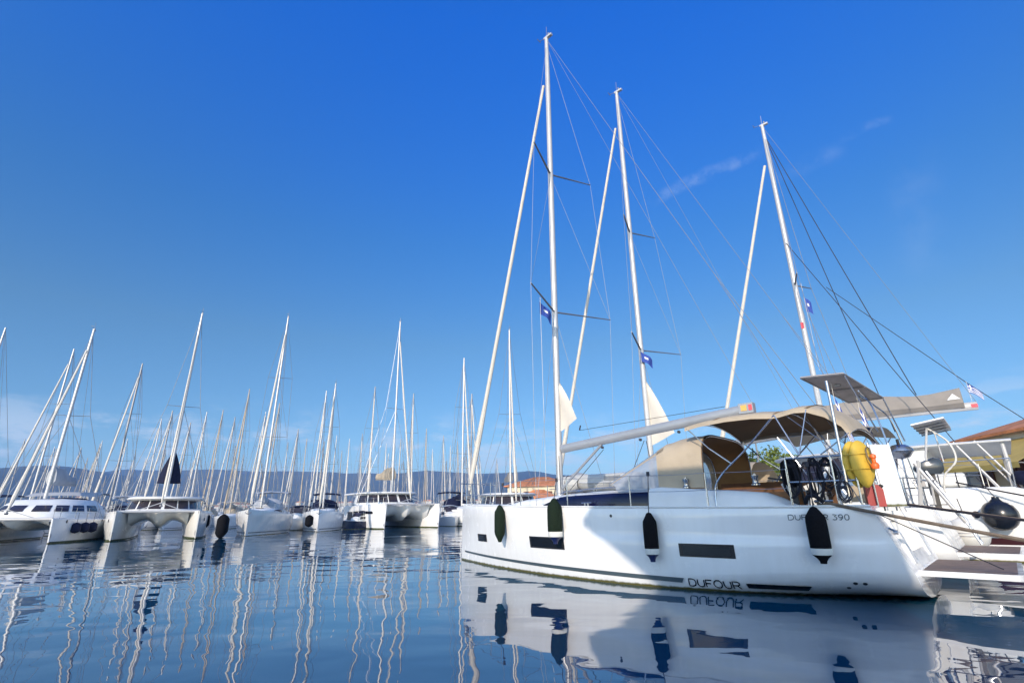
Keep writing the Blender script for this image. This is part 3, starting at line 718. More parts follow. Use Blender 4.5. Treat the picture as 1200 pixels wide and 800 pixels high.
# coachroof with its long navy window
CS = [(2.45, .25, .02), (2.75, .60, .10), (3.4, .95, .18), (4.4, 1.22, .27), (5.4, 1.36, .34), (6.4, 1.42, .39), (7.1, 1.43, .40), (7.58, 1.43, .40)]
mb = MB(); house(mb, [(s, w_, dz1(s) + .01, hh) for s, w_, hh in CS], n=12, p=4.2); CR = mb.build('coachroof', 'deck', Y1)
def cs(s, k):
    for a, c in zip(CS, CS[1:]):
        if s <= c[0]: return lerp(a[k], c[k], (s - a[0]) / (c[0] - a[0]))
    return CS[-1][k]
def cside(s, g, sd, off=.012): return (s, sd * (cs(s, 1) * (1 - g ** 4.2) ** (1 / 4.2) + off), dz1(s) + .01 + cs(s, 2) * g)
for sd in (-1, 1):
    mb = MB(); mb.grid([[cside(s, lerp(.04, min(.76, .10 + 1.1 * (s - 4.3)) if s < 5 else .76, q / 4), sd) for q in range(5)] for s in [lerp(4.35, 7.5, i / 30) for i in range(31)]]); mb.build('cabin_window', 'glass', CR)
for s, y in ((3.5, 0), (4.95, .45), (4.95, -.45), (6.0, 0)):
    mb = MB(); mb.box((s, y, dz1(s) + cs(s, 2) + .03), (.48, .48, .04)); mb.build('deck_hatch', 'smoke', CR)
for sd in (-1, 1):
    mb = MB(); mb.tube([(4.6, sd * .85, dz1(4.6) + cs(4.6, 2) + .03)] + [(s, sd * .9, dz1(s) + cs(s, 2) + .07) for s in (4.8, 5.6, 6.3)] + [(6.5, sd * .9, dz1(6.5) + cs(6.5, 2) + .03)], .014, 6); mb.build('handrail', 'steel', CR)
# cockpit: moulded coamings, well, floor, seats
for sd in (-1, 1):
    mb = MB(); rows = []
    for s, zt in ((7.45, 1.78), (7.7, 1.79), (8.6, 1.71), (9.3, 1.66), (9.6, 1.63), (9.85, 1.53), (10.05, 1.42), (10.2, 1.37)):
        zd = dz1(s) + .0
        rows.append([(s, sd * 1.70, zd), (s, sd * 1.66, lerp(zd, zt, .55)), (s, sd * 1.61, max(zd, zt - .05)), (s, sd * 1.53, max(zd, zt)), (s, sd * 1.27, max(zd, zt)), (s, sd * 1.20, max(zd, zt - .04)), (s, sd * 1.15, .9)])
    mb.grid(rows); mb.poly(rows[0]); mb.poly(rows[-1][::-1]); mb.build('cockpit_coaming', 'deck', Y1, 50)
mb = MB(); mb.poly([(7.56, -1.14, .80), (11.3, -1.14, .62), (11.3, 1.14, .62), (7.56, 1.14, .80)])
for sd in (-1, 1): mb.poly([(7.56, sd * 1.14, .5), (7.56, sd * 1.14, 1.6), (10.2, sd * 1.14, 1.38), (11.2, sd * 1.14, 1.36), (11.42, sd * 1.14, .5)])
mb.poly([(7.57, -1.3, .6), (7.57, -1.3, 1.8), (7.57, 1.3, 1.8), (7.57, 1.3, .6)]); mb.build('cockpit_well', 'deck', Y1)
mb = MB(); mb.box((9.2, 0, .83), (3.2, 2.2, .03), ry=.045); mb.build('cockpit_floor', 'teakgrey', Y1)
for sd in (-1, 1):
    mb = MB(); mb.box((8.85, sd * .84, 1.18), (2.3, .58, .06)); mb.box((9.0, sd * 1.118, 1.50 + .08 * sd), (2.3, .035, .56 + .12 * sd)); mb.build('cockpit_seat', 'teak', Y1)
mb = MB(); mb.box((8.0, 0, 1.0), (.9, 1.0, .06)); mb.box((8.85, 0, 1.12), (1.1, .12, .7)); mb.box((8.85, 0, 1.50), (1.15, .62, .04)); mb.build('cockpit_table', 'teak', Y1)
for sd in (-1, 1):
    mb = MB(); c = (10.12, sd * .72, 1.62); mb.tube([(c[0], c[1] + .46 * math.cos(a), c[2] + .46 * math.sin(a)) for a in [2 * math.pi * k / 24 for k in range(25)]], .018, 6, caps=False)
    for k in range(6): a = math.pi * k / 3; mb.tube([c, (c[0], c[1] + .45 * math.cos(a), c[2] + .45 * math.sin(a))], .009, 5)
    mb.lathe([(0, -.05), (.05, -.04), (.05, .04), (0, .05)], c, 'X', 8)
    mb.build('steering_wheel', 'plastic', Y1)
    mb = MB(); mb.box((9.92, sd * .72, 1.22), (.26, .32, .9)); mb.box((9.86, sd * .72, 1.72), (.22, .34, .22), ry=-.4); mb.build('helm_pedestal', 'deck', Y1)
    mb = MB(); mb.box((10.85, sd * .82, 1.16), (.5, .60, .07)); mb.box((10.9, sd * .82, .9), (.4, .5, .5)); mb.build('helm_seat', 'deck', Y1)
    for s in (8.15, 9.45):
        mb = MB(); mb.lathe([(.075, 0), (.075, .02), (.05, .04), (.045, .10), (.065, .15), (.065, .17), (.02, .175), (.02, .2), (0, .2)], (s, sd * 1.40, 1.76), n=14); mb.build('winch', 'steel', Y1)
# quarter mouldings of the open transom, swim platform
for sd in (-1, 1):
    mb = MB(); mb.slab([(11.17, sd * 1.12, 1.30), (11.28, sd * 1.12, 1.02), (11.34, sd * 1.12, .98), (11.46, sd * 1.12, .56), (11.2, sd * 1.12, .5), (10.6, sd * 1.12, .5), (10.6, sd * 1.12, 1.30)], (0, sd * -.22, 0)); mb.build('transom_step', 'deck', Y1)
mb = MB(); mb.slab([(11.47, -1.2, .40), (12.54, -1.2, .40), (12.60, -1.12, .40), (12.60, 1.0, .40), (12.54, 1.08, .40), (11.47, 1.08, .40)], (0, 0, .075)); PL = mb.build('swim_platform', 'gel', Y1)
mb = MB(); mb.poly([(11.52, -1.14, .479), (12.50, -1.14, .479), (12.54, -1.08, .479), (12.54, .96, .479), (12.5, 1.02, .479), (11.52, 1.02, .479)]); mb.build('teak_pad', 'teakgrey', PL)
mb = MB(); mb.box((11.47, -.05, .43), (.10, 1.9, .05)); mb.build('hinge', 'steel', PL)
mb = MB(); mb.tube([(11.2, -1.45, 1.02), (11.27, -1.45, 1.06), (11.32, -1.38, 1.02)], .018, 6); mb.lathe([(0, 0), (.035, 0), (.035, .06), (0, .06)], (11.30, -1.36, 1.0), 'X', 10); mb.build('cleat', 'steel', Y1)
for sd in (-1, 1):
    for s in (.9, 6.1, 10.55):
        t = s / 11.3; mb = MB(); y = sd * (h1.bd(t) - .10); z = dz1(s); mb.tube([(s - .13, y, z + .10), (s + .13, y, z + .10)], .014, 6); mb.tube([(s - .04, y, z + .02), (s - .04, y, z + .10)], .014, 6); mb.tube([(s + .04, y, z + .02), (s + .04, y, z + .10)], .014, 6); mb.build('cleat', 'steel', Y1)
# rig
rig(Y1, 3.93, dz1(3.93) + .22, 17.85, .22, .092, [(7.04, 1.92), (11.93, 1.48)], (4.55, 1.72, dz1(4.5)), (.22, 0, 1.68), (11.0, 1.45, 1.4), .062, (5.25, 2.98, 3.38, .085), None, 'alugrey', .0065, .90, mastmat='alu', sweep=.38)
mb = MB(); mb.box((9.06, .0, 3.385), (.30, .172, .215)); 
mb.build('boom_end', 'alugrey', Y1)
for y, mm, a, c in ((-.092, 'sticker', 8.96, 9.08), (-.092, 'stickerred', 9.12, 9.19)):
    mb = MB(); mb.box(((a + c) / 2, y, 3.39), (c - a, .006, .12)); mb.build('boom_sticker', mm, Y1)
# clew of the mainsail furled in the mast, vang, blocks
mb = MB(); mb.grid([[(4.03 + u * .60 * (1 - v) + .03 * math.sin(math.pi * v) * u, .03 * math.sin(u * 5 + v * 4), 3.46 + v * 1.45 + .28 * u * (1 - v)) for u in (0, .25, .5, .75, 1)] for v in [k / 8 for k in range(9)]]); mb.build('mainsail_clew', 'sail', Y1)
mb = MB(); mb.tube([(4.02, 0, 1.95), (5.35, 0, 2.98)], .035, 8); mb.build('boom_vang', 'alugrey', Y1)
mb = MB(); mb.tube([(4.70, 0, 3.42), (8.6, .02, 3.50)], .006, 4); mb.tube([(4.72, 0, 3.55), (4.68, 0, 3.42)], .02, 6)
for s in (5.4, 6.5, 7.5): mb.lathe([(0, -.04), (.035, -.02), (.035, .02), (0, .04)], (s, -.05, 2.98 + .076 * (s - 4.1) - .18), 'Y', 8)
mb.build('outhaul', 'wiredark', Y1)
for a, c in (((6.6, -.05, 2.95), (6.4, -.7, 1.86)), ((6.6, .05, 2.95), (6.4, .7, 1.86)), ((5.4, 0, 2.85), (4.2, .1, 1.9)), ((4.0, -.08, 2.8), (4.05, -.12, 1.8))): mb = MB(); mb.tube([a, c], .008, 5); mb.build('running_rigging', 'wiredark', Y1)
rails(Y1, h1, [.95, 2.5, 4.0, 5.6, 7.2, 8.75, 10.1], .62, .005)
def edge1(s, z, sd): t = min(1, s / 11.17); return (s, sd * (h1.bd(t) - .10), dz1(s) + z)
for sd in (-1, 1):
    mb = MB()
    for hh in (.78, .40): mb.tube([edge1(10.1, hh, sd), edge1(10.55, hh, sd), edge1(11.0, hh, sd), (11.14, sd * 1.60, 1.36 + hh), (11.16, sd * 1.15, 1.36 + hh)], .0145, 7)
    for q in ((10.1, .80), (10.75, .79), (11.05, .79)): mb.tube([edge1(q[0], 0, sd), edge1(q[0], q[1], sd)], .0145, 7)
    mb.tube([(11.16, sd * 1.15, 1.36), (11.16, sd * 1.15, 2.15)], .0145, 7)
    mb.build('pushpit', 'steel', Y1)
for a, c in (((11.16, -1.15, 2.13), (11.16, -.62, 2.13)), ((11.16, -1.15, 1.78), (11.16, -.62, 1.78)), ((11.16, .62, 2.13), (11.16, 1.15, 2.13)), ((11.16, .62, 1.78), (11.16, 1.15, 1.78))):
    mb = MB(); mb.tube([a, c], .0125, 6); mb.build('gate_rail', 'steel', Y1)
for y in (-.62, .62):
    mb = MB(); mb.tube([(11.16, y, 1.3), (11.16, y, 2.14)], .0135, 6); mb.build('gate_post', 'steel', Y1)
mb = MB(); mb.box((10.55, 1.15, 1.62), (.35, .12, .30)); mb.build('locker_box', 'beige', Y1)
mb = MB(); mb.tube([(10.90, -1.72, 1.42), (10.93, -1.74, 3.34)], .022, 8); mb.build('antenna_pole', 'steel', Y1)
# dodger
def dodger(parent, S, canvas, lin, vin, zb):
    (sa, wa, za), (sb, wb, zb2), (sc_, wc, zc) = S
    ANG = [math.pi * k / 20 for k in range(21)]
    def hoop(s, w_, top, bulge, base): 
        out = []
        for a in ANG:
            c, q = math.cos(a), math.sin(a); p = 4.4
            out.append((s - bulge * (1 - abs(c) ** 2.0), w_ * (1 if c > 0 else -1) * abs(c) ** (2 / p), base + (top - base) * q ** (2 / p)))
        return out
    A = hoop(sa + .55, wa, za, .55, zb + .02); B = hoop(sb, wb, zb2, .10, zb); C = hoop(sc_, wc, zc, .02, zb)
    def band(P, Q, n, f0=0., f1=1.): return [[tuple(lerp(P[k][i], Q[k][i], lerp(f0, f1, j / n)) for i in range(3)) for k in range(len(P))] for j in range(n + 1)]
    m_ = MB(); g = band(B, C, 6)
    for r_ in (2, 3, 4): g[r_] = [(p[0], p[1], p[2] + .03 * math.sin(math.pi * max(0, min(1, (k - 3) / 14)))) for k, p in enumerate(g[r_])]
    m_.grid(g); top = m_.build('dodger', canvas, parent)
    m_ = MB(); m_.grid([[(p[0] , p[1] * .985, p[2] - .018) for p in r_] for r_ in g]); m_.build('lining', lin, top)
    # windscreen: clear panels between canvas seams
    bd_ = band(A, B, 8)
    seams = (0, 3, 4, 9, 11, 16, 17, 20)
    for a, b_, clear in ((0, 4, 1), (4, 5, 0), (5, 10, 1), (10, 15, 1), (15, 16, 0), (16, 20, 1)):
        m_ = MB(); m_.grid([r_[a:b_ + 1] for r_ in bd_[:8]] if clear else [r_[a:b_ + 1] for r_ in bd_]); m_.build('clear_panel' if clear else 'canvas_seam', vin if clear else canvas, top)
    m_ = MB(); m_.grid(bd_[7:]); m_.build('canvas_seam', canvas, top)
    m_ = MB()
    for H_ in (B, C): m_.tube([(p[0], p[1] * .97, p[2] - .03) for p in H_], .013, 6, caps=False)
    m_.build('dodger_frame', 'steel', top)
dodger(Y1, ((5.98, 1.36, 1.94), (7.68, 1.34, 2.74), (8.50, 1.36, 2.84)), 'beige', 'beigedark', 'vinyl', 1.76)
# bimini
NP = [(8.30, 2.90), (8.6, 2.95), (9.1, 2.985), (9.6, 2.98), (9.95, 2.94), (10.05, 2.945), (10.3, 2.99), (10.5, 2.975), (10.75, 2.86), (10.96, 2.68), (11.06, 2.48)]
YS_ = [-1.52, -1.50, -1.2, -.8, -.4, 0, .4, .8, 1.2, 1.50, 1.52]
def bim(s, z, y, dz_=0.): return (s, y, z + dz_ + .22 * (1 - (y / 1.52) ** 2) - (.07 if abs(y) > 1.51 else 0))
mb = MB(); mb.grid([[bim(s, z, y) for y in YS_] for s, z in NP]); BI = mb.build('bimini', 'beige', Y1, 80)
for s, z in ((8.9, 2.975), (9.98, 2.945), (10.5, 2.975)):
    mb = MB(); mb.grid([[bim(s + o, z, y, .004) for y in YS_[1:-1]] for o in (-.03, .03)]); mb.build('seam_tape', 'beigedark', BI)
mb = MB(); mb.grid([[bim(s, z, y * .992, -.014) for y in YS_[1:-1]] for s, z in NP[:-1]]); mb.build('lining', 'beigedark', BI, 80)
mb = MB()
for s, z in ((8.32, 2.89), (9.98, 2.93), (10.5, 2.96), (11.04, 2.5)): mb.tube([bim(s, z, y, -.03) for y in YS_[1:-1]], .0125, 6)
for sd in (-1, 1):
    q = lambda s, z, y=1.5: (s, sd * y, z)
    mb.tube(bez([q(8.80, 1.42, 1.68), q(8.82, 1.75, 1.64), q(9.0, 2.02, 1.58), q(9.4, 2.38), q(9.98, 2.93)], 6), .0165, 7)
    mb.tube([q(9.13, 2.15, 1.55), q(8.75, 2.45), q(8.34, 2.88)], .0145, 7)
    mb.tube([q(9.98, 2.93), q(10.3, 2.20, 1.66)], .0145, 7); mb.tube([q(10.3, 2.2, 1.66), q(10.5, 2.96)], .0125, 6); mb.tube([q(10.62, 2.18, 1.68), q(11.04, 2.5)], .0125, 6)
    mb.tube([q(10.12, 2.95), q(10.95, 2.1, 1.66)], .006, 4)
mb.build('bimini_frame', 'steel', BI)

# ------------------------------------------------------------------ loose gear on and around it
def fender(name, label, pos, length, rad, m_body, m_tip, m_band=None, hang=2.05, group=None, lean=0.):
    "long fender hanging at world pos (centre)"
    r = thing(name, label, 'fender', pos, RZ, group); l = length / 2
    mb = MB(); mb.lathe([(.02, l * .99), (.045, l * .96), (rad * .62, l * .80), (rad * .95, l * .62), (rad, l * .45), (rad * 1.01, 0), (rad, -l * .50)] + [(rad * .97, -l * .52)], (0, 0, 0), n=20); mb.build('fender_cover', m_body, r)
    if m_band:
        mb = MB(); mb.lathe([(rad * .985, -l * .505), (rad * .99, -l * .66), (rad * .93, -l * .74)], (0, 0, 0), n=20); mb.build('fender_band', m_band, r)
        mb = MB(); mb.lathe([(rad * .93, -l * .742), (rad * .55, -l * .86), (.05, -l * .97), (.045, -l * 1.05), (0, -l * 1.06)], (0, 0, 0), n=20); mb.build('fender_tip', m_tip, r)
    else:
        mb = MB(); mb.lathe([(rad * .965, -l * .52), (rad * .92, -l * .62), (rad * .6, -l * .82), (.05, -l * .97), (.04, -l * 1.04), (0, -l * 1.05)], (0, 0, 0), n=20); mb.build('fender_tip', m_tip, r)
    mb = MB(); mb.tube([(0, 0, l * .97), (0, .12, hang - pos[2])], .009, 5); mb.lathe([(.03, -.03), (.03, .05)], (0, .11, hang - pos[2] - .03), n=6); mb.build('fender_line', 'wiredark', r)
    return r
def fpos(s, z, rad): q = h1.pt(s, z, -1, rad + .02); return W(*q)
fender('fender', 'dark green fender nearest the bow, hung on the bare topsides of the large white yacht', fpos(3.3, 1.13, .13), .86, .135, 'fabric_green', 'fabric_green')
fender('fender', 'olive green fender with blue and white tip hung below the mast over a hull window', fpos(5.38, 1.20, .14), .92, .16, 'fabric_green', 'vinyl_navy', 'vinyl_white')
fender('fender', 'black fender with navy tip hung amidships between two hull windows of the large yacht', fpos(7.66, .91, .12), .84, .13, 'fabric_black', 'vinyl_navy', 'vinyl_white')
fender('fender', 'large black fender with a broad white band hung on the large yacht stern quarter', fpos(10.42, 1.0, .13), .80, .145, 'fabric_black', 'fabric_black', 'vinyl_white')
# horseshoe buoy on the pushpit
p = W(11.10, -1.60, 2.03); r = thing('horseshoe_buoy', 'yellow horseshoe lifebuoy strapped to the stern rail of the large white yacht', 'lifebuoy', p, RZ + R(52)); r.scale = (.82, .82, .86)
mb = MB()
for o, ph in ((-.06, .02), (.06, -.03)):
    rows = []
    for i in range(9):
        b_ = math.pi * i / 8; rr = math.sin(b_) ** .5; rows.append([((.235 + .02 * math.cos(2 * a)) * max(rr, .02) * math.cos(a) + ph, o - .072 * math.cos(b_),   .42 * max(rr, .02) * math.sin(a) * (1 - .08 * math.sin(a))) for a in [2 * math.pi * k / 24 for k in range(24)]])
    mb.grid(rows, closed=True)
mb.build('buoy_cover', 'yellow', r)
mb = MB()
for k in (-.12, .14): mb.tube([(.30 * math.sin(a) * .9 + .0, .155 * math.cos(a), k + .02 * math.sin(a)) for a in [2 * math.pi * q / 20 for q in range(21)]], .010, 5, caps=False)
mb.build('strap', 'yellow', r)
mb = MB(); mb.lathe([(0, -.09), (.06, -.085), (.075, -.02), (.06, .01), (.035, .03), (.035, .09), (.055, .11), (.05, .16), (0, .18)], (.12, -.23, -.05), n=12); mb.build('rescue_light', 'orange', r)
mb = MB(); mb.tube(bez([(.12, -.23, -.13), (.02, -.22, .05), (.05, -.18, .22), (.14, -.16, .24), (.13, -.2, .1)], 5), .012, 5); mb.build('lanyard', 'ropebrown', r)
# boarding plank stowed upright
p = W(11.32, -.78, 1.36); r = thing('boarding_plank', 'white boarding plank stowed upright beside the yellow horseshoe lifebuoy', 'gangway', p, RZ - R(40))
mb = MB(); mb.box((0, 0, .50), (.045, .36, .98), ry=-.06); mb.build('plank', 'gel', r)
mb = MB()
for y in (-.19, .19): mb.tube([(.02, y, .02), (-.04, y, 1.02)], .016, 6)
mb.build('plank_rail', 'steel', r)
mb = MB(); mb.lathe([(0, -.02), (.05, -.02), (.05, .02), (0, .02)], (-.07, .1, .92), 'X', 10); mb.build('plank_wheel', 'plastic', r)
# red fuel can and outboard pulley
p = W(11.12, -1.02, 1.37); r = thing('fuel_can', 'red plastic fuel can standing on the aft deck under the yellow lifebuoy', 'jerrycan', p, RZ + R(20))
mb = MB(); mb.slab([(-.12, -.08, 0), (.12, -.08, 0), (.12, -.08, .26), (.06, -.08, .33), (-.12, -.08, .33)], (0, .16, 0)); mb.tube([(-.08, 0, .33), (-.08, 0, .38), (.03, 0, .38), (.03, 0, .33)], .018, 6); mb.build('can_body', 'red', r)
mb = MB(); mb.lathe([(.028, 0), (.028, .05), (0, .05)], (.1, 0, .29), axis=(.6, 0, .8), n=8); mb.build('can_cap', 'plastic', r)
# coils of dark rope hung on the rail
def coil(label, s, y, z, hgt, wd, mt, seed, rz=0.):
    rnd = random.Random(seed); r = thing('rope_coil', label, 'rope', W(s, y, z), RZ + rz); mb = MB()
    for k in range(6):
        a0 = rnd.uniform(-.03, .03); w_ = wd * rnd.uniform(.6, 1.1); hh = hgt * rnd.uniform(.8, 1.05); o = rnd.uniform(-.05, .05)
        mb.tube(bez([(a0, o, 0), (a0 - w_ * .5, o * 1.3 - .02, -hh * .3), (a0 - w_ * .55, o * 1.5, -hh * .75), (a0, o * 1.6 - .03, -hh), (a0 + w_ * .55, o * 1.5, -hh * .72), (a0 + w_ * .45, o - .02, -hh * .3), (a0, o, 0)], 5), .0095, 5, caps=False)
    mb.build('loops', mt, r)
    mb = MB(); mb.tube([(.07 * math.cos(a), .07 * math.sin(a), -.10 + .012 * math.sin(a * 2) - .02 * a / 6.3) for a in [6.3 * k / 12 * 2 for k in range(13)]], .014, 5); mb.build('wrap', mt, r)
coil('dark rope coil hung from the stern rail just left of the large black fender', 10.16, -1.72, 2.15, .62, .20, 'ropeblack', 1)
coil('dark rope coil hung from the stern rail above the large black fender', 10.48, -1.70, 2.16, .72, .17, 'ropeblack', 2)
coil('thick dark rope coil hung under the bimini between wheel and lifebuoy', 10.66, -1.66, 2.14, .50, .26, 'ropeblack', 3)
coil('short dark rope coil hung low on the stern rail near the antenna pole', 10.85, -1.70, 1.78, .34, .16, 'wiredark', 4)
# black stern bundle (folded cover tied at the helm)
p = W(10.02, -1.30, 1.72); r = thing('outboard_motor', 'black covered outboard motor clamped to the stern rail beside the wheel', 'outboard motor', p, RZ)
mb = MB(); rows = []
for z, a, c in ((-.02, .07, .06), (.08, .14, .10), (.25, .16, .12), (.40, .14, .11), (.46, .06, .05)): rows.append([(a * math.cos(q), c * math.sin(q), z) for q in [2 * math.pi * k / 14 for k in range(14)]])
mb.grid(rows, closed=True); mb.poly(rows[-1]); mb.build('engine_cowl', 'fabric_black', r)
mb = MB(); mb.box((0, 0, -.25), (.10, .08, .5)); mb.box((.05, 0, -.48), (.22, .03, .05)); mb.build('engine_leg', 'plastic', r)
mb = MB(); mb.tube([(-.1, 0, .1), (-.38, 0, .16)], .016, 6); mb.build('tiller', 'plastic', r)
# mooring lines
def line(label, pts, rad, mt, n=10, sg=.05):
    mb = MB(); P = []
    for a, c in zip(pts, pts[1:]): P += sag(a, c, sg, n)[:-1]
    P.append(Vector(pts[-1])); mb.tube(P, rad, 6); return tag(mb.build('mooring_line', mt), label, 'rope')
line('thick dark mooring line from the stern cleat by the large black fender to the quay', [W(10.42, -1.73, 1.47), W(10.6, -1.80, 1.43), W(15.8, -2.2, .36)], .027, 'ropebrown', sg=.05)
line('black mooring line leading from the far quarter of the large white yacht towards the quay', [W(10.55, 1.72, 1.47), W(10.9, 1.74, 1.46), W(15.8, 2.05, .66)], .026, 'ropeblack', sg=.04)
line('thin grey line running down from the stern deck across the swim platform', [W(11.0, -1.66, 1.38), W(12.4, -.7, .50)], .008, 'wiredark', sg=.0)
line('bundle of dark line laid over the gunwale above the large black fender', [W(10.30, -1.80, 1.44), W(10.36, -1.86, 1.53), W(10.46, -1.87, 1.54), W(10.56, -1.82, 1.44)], .034, 'ropeblack', sg=-.01)
# flags
def flag(name, label, p, d, wd, hh, rows_, kind, droop=.5, parent=None):
    "flag flying from world p along direction d (xy), hanging under its own weight"
    r = thing(name, label, 'flag', p); mb = MB(); nU, nV = 12, 9; d = Vector(d).normalized(); sd = Vector((-d.y, d.x, 0)); V = []
    for j in range(nV + 1):
        for i in range(nU + 1):
            u, v = i / nU, j / nV; o = .05 * wd * math.sin(u * 7 + v * 1.5) * u + .02
            V.append(Vector((d.x, d.y, 0)) * (u * wd * max(.12, 1 - .85 * droop)) + sd * o * 1.8 + Vector((0, 0, -v * hh * (1 - .2 * u) - droop * u * wd * (.6 + .4 * u))))
    F = []; I = []
    for j in range(nV):
        for i in range(nU):
            F.append((j * (nU + 1) + i, j * (nU + 1) + i + 1, (j + 1) * (nU + 1) + i + 1, (j + 1) * (nU + 1) + i))
            if kind == 'greek':
                mi = j % 2
                if i < 5 and j < 5: mi = 1 if (j == 2 or i == 2) else 0
            else: mi = 0 if not (4 <= i <= 6 and 3 <= j <= 4) else 1
            I.append(mi)
    o = len(mb.v); mb.v += [tuple(q) for q in V]; mb.f += F; mb.m += I; mb.sm += [True] * len(F)
    mb.build('flag_cloth', ['flagblue', 'flagwhite'], r)
    mb = MB(); mb.tube([(0, 0, rows_[0]), (0, 0, rows_[1])], .006, 5); mb.build('flag_halyard', 'wirelight', r)
flag('courtesy_flag', 'small blue flag flying under the near lower spreader of the tallest mast', W(4.32, -1.05, 6.98), (.8, .6), .72, .36, (.12, -4.9), 'blue', .42)
flag('courtesy_flag', 'small blue flag flying under the spreader of the second tallest mast', W(4.52, 4.35 - .25, 6.62), (.85, .2), .72, .36, (.15, -4.6), 'blue', .42)
flag('courtesy_flag', 'tiny dark blue flag beside the mast of the catamaran at the right', W(8.6, 10.2, 9.3), (.6, -.3), .42, .62, (.6, -3.), 'blue', .6)

# ================================================================== second yacht, alongside
h2o = W(.1, 4.35)
Y2 = sloop('sailing_yacht', 'second white sailing yacht moored behind the large one, grey dinghy on its foredeck', 'sailboat', (h2o.x, h2o.y, 0), RZ, None, 11.6, 3.9, 1.5, 1.34, 18.25, 'gel', None, 'beige',
           spans=[(6.72, 1.75), (11.45, 1.15)], boomz=(3.0, 3.35), rake=.06, furl=.062, wire=.0065, mast_r=.092)
def W2(s, y, z): return W(s + .1, y + 4.35, z)
mb = MB(); mb.grid([[(4.38 + u * .85 * (1 - v) + .03 * math.sin(math.pi * v) * u, .03 * math.sin(u * 5 + v * 4), 3.4 + v * 2.2 + .32 * u * (1 - v)) for u in (0, .25, .5, .75, 1)] for v in [k / 8 for k in range(9)]]); mb.build('mainsail_clew', 'sail', Y2)
mb = MB(); mb.slab([(11.45, -1.35, .40), (12.55, -1.3, .40), (12.6, 1.3, .40), (11.45, 1.35, .40)], (0, 0, .08)); pl = mb.build('swim_platform', 'gel', Y2)
mb = MB(); mb.poly([(11.55, -1.27, .484), (12.5, -1.22, .484), (12.54, 1.22, .484), (11.55, 1.27, .484)]); mb.build('teak_pad', 'teakgrey', pl)
# solar panel on its arch
SP = [Vector(q) for q in ((9.5, -1.75, 4.42), (10.4, -1.65, 4.38), (10.82, .35, 4.03), (10.05, .35, 4.03))]
def sp_(u, v): return SP[0].lerp(SP[3], u).lerp(SP[1].lerp(SP[2], u), v)
arch = MB()
for y in (-1.5, 1.5): arch.tube(bez([(11.0, y, 1.4), (10.9, y * .97, 2.6), (10.75, y * .85, 3.6), (10.5, y * .55, 4.0)], 5), .02, 7)
arch.tube([(10.5, -.85, 4.08), (10.5, .82, 3.98)], .02, 7); arch.tube([(10.82, .35, 4.0), (11.0, .75, 2.95)], .016, 6); arch.tube([(10.4, -1.6, 4.36), (10.75, -1.3, 3.0)], .016, 6)
AR = arch.build('solar_arch', 'steel', Y2)
for a, c in ((0, .49), (.51, 1)):
    mb = MB(); mb.slab([sp_(a, 0), sp_(c, 0), sp_(c, 1), sp_(a, 1)], (0, 0, .035)); q = mb.build('solar_panel', 'pv', AR)
    mb = MB(); mb.slab([sp_(a + .01, .02) + Vector((0, 0, .04)), sp_(c - .01, .02) + Vector((0, 0, .04)), sp_(c - .01, .98) + Vector((0, 0, .04)), sp_(a + .01, .98) + Vector((0, 0, .04))], (0, 0, .008)); mb.build('solar_cells', 'pvtop', q)
    mb = MB()
    for v in (0, 1): mb.tube([sp_(a, v), sp_(c, v)], .022, 5)
    for u in (a, c): mb.tube([sp_(u, 0), sp_(u, 1)], .022, 5)
    u = (a + c) / 2 + .1; mb.box(tuple(sp_(u, .5) - Vector((0, 0, .02))), (.12, .14, .04)); mb.build('panel_frame', 'spread', q)
# small ribbed panel on a pole, stainless barbecue and grey engine at the stern
mb = MB(); mb.slab([(11.35, -1.05, 3.10), (11.95, -1.0, 3.20), (12.0, -.45, 3.02), (11.45, -.45, 2.94)], (0, 0, .03)); q = mb.build('solar_panel', 'gel', Y2)
mb = MB()
for k in range(5): a = k / 4; mb.tube([Vector((11.35, -1.05, 3.08)).lerp(Vector((11.45, -.45, 2.92)), a), Vector((11.95, -1.0, 3.18)).lerp(Vector((12.0, -.45, 3.0)), a)], .016, 5)
mb.build('panel_frame', 'spread', q)
mb = MB(); mb.tube([(11.4, -.9, 1.4), (11.45, -.88, 2.4), (11.6, -.8, 3.05)], .024, 7); mb.tube([(11.7, -.6, 3.0), (11.72, -.6, 2.3)], .014, 6); mb.build('panel_pole', 'alu', Y2)
mb = MB(); mb.tube(bez([(11.62, -.82, 3.02), (11.9, -.9, 2.7), (11.95, -.95, 2.3), (11.7, -.95, 2.0), (11.6, -.9, 1.6)], 6), .02, 6); mb.build('cable', 'wirelight', Y2)
r = thing('outboard_motor', 'dark grey outboard motor clamped on the stern rail of the second yacht', 'outboard motor', W2(11.42, -.80, 2.12), RZ + R(15))
mb = MB(); rows = []
for z, a, c in ((-.08, .20, .12), (.0, .27, .155), (.10, .28, .16), (.19, .24, .14), (.23, .12, .08)): rows.append([(a * (1 if math.cos(q) > 0 else -1) * abs(math.cos(q)) ** .7 + .02, c * (1 if math.sin(q) > 0 else -1) * abs(math.sin(q)) ** .7, z + .05 * math.cos(q) * (z > 0)) for q in [2 * math.pi * k / 20 for k in range(20)]])
mb.grid(rows, closed=True); mb.poly(rows[-1]); mb.poly(rows[0][::-1]); mb.build('engine_cowl', 'engine', r)
mb = MB(); mb.box((.02, 0, -.30), (.15, .12, .45)); mb.box((.02, 0, -.62), (.10, .07, .35)); mb.box((.05, 0, -.72), (.32, .10, .02)); mb.build('engine_leg', 'plastic', r)
mb = MB(); mb.box((-.17, 0, -.24), (.1, .22, .2)); mb.build('engine_clamp', 'spread', r)
r = thing('barbecue', 'round stainless barbecue with black handle on the stern rail behind the white plank', 'barbecue', W2(11.02, -.85, 2.55), RZ)
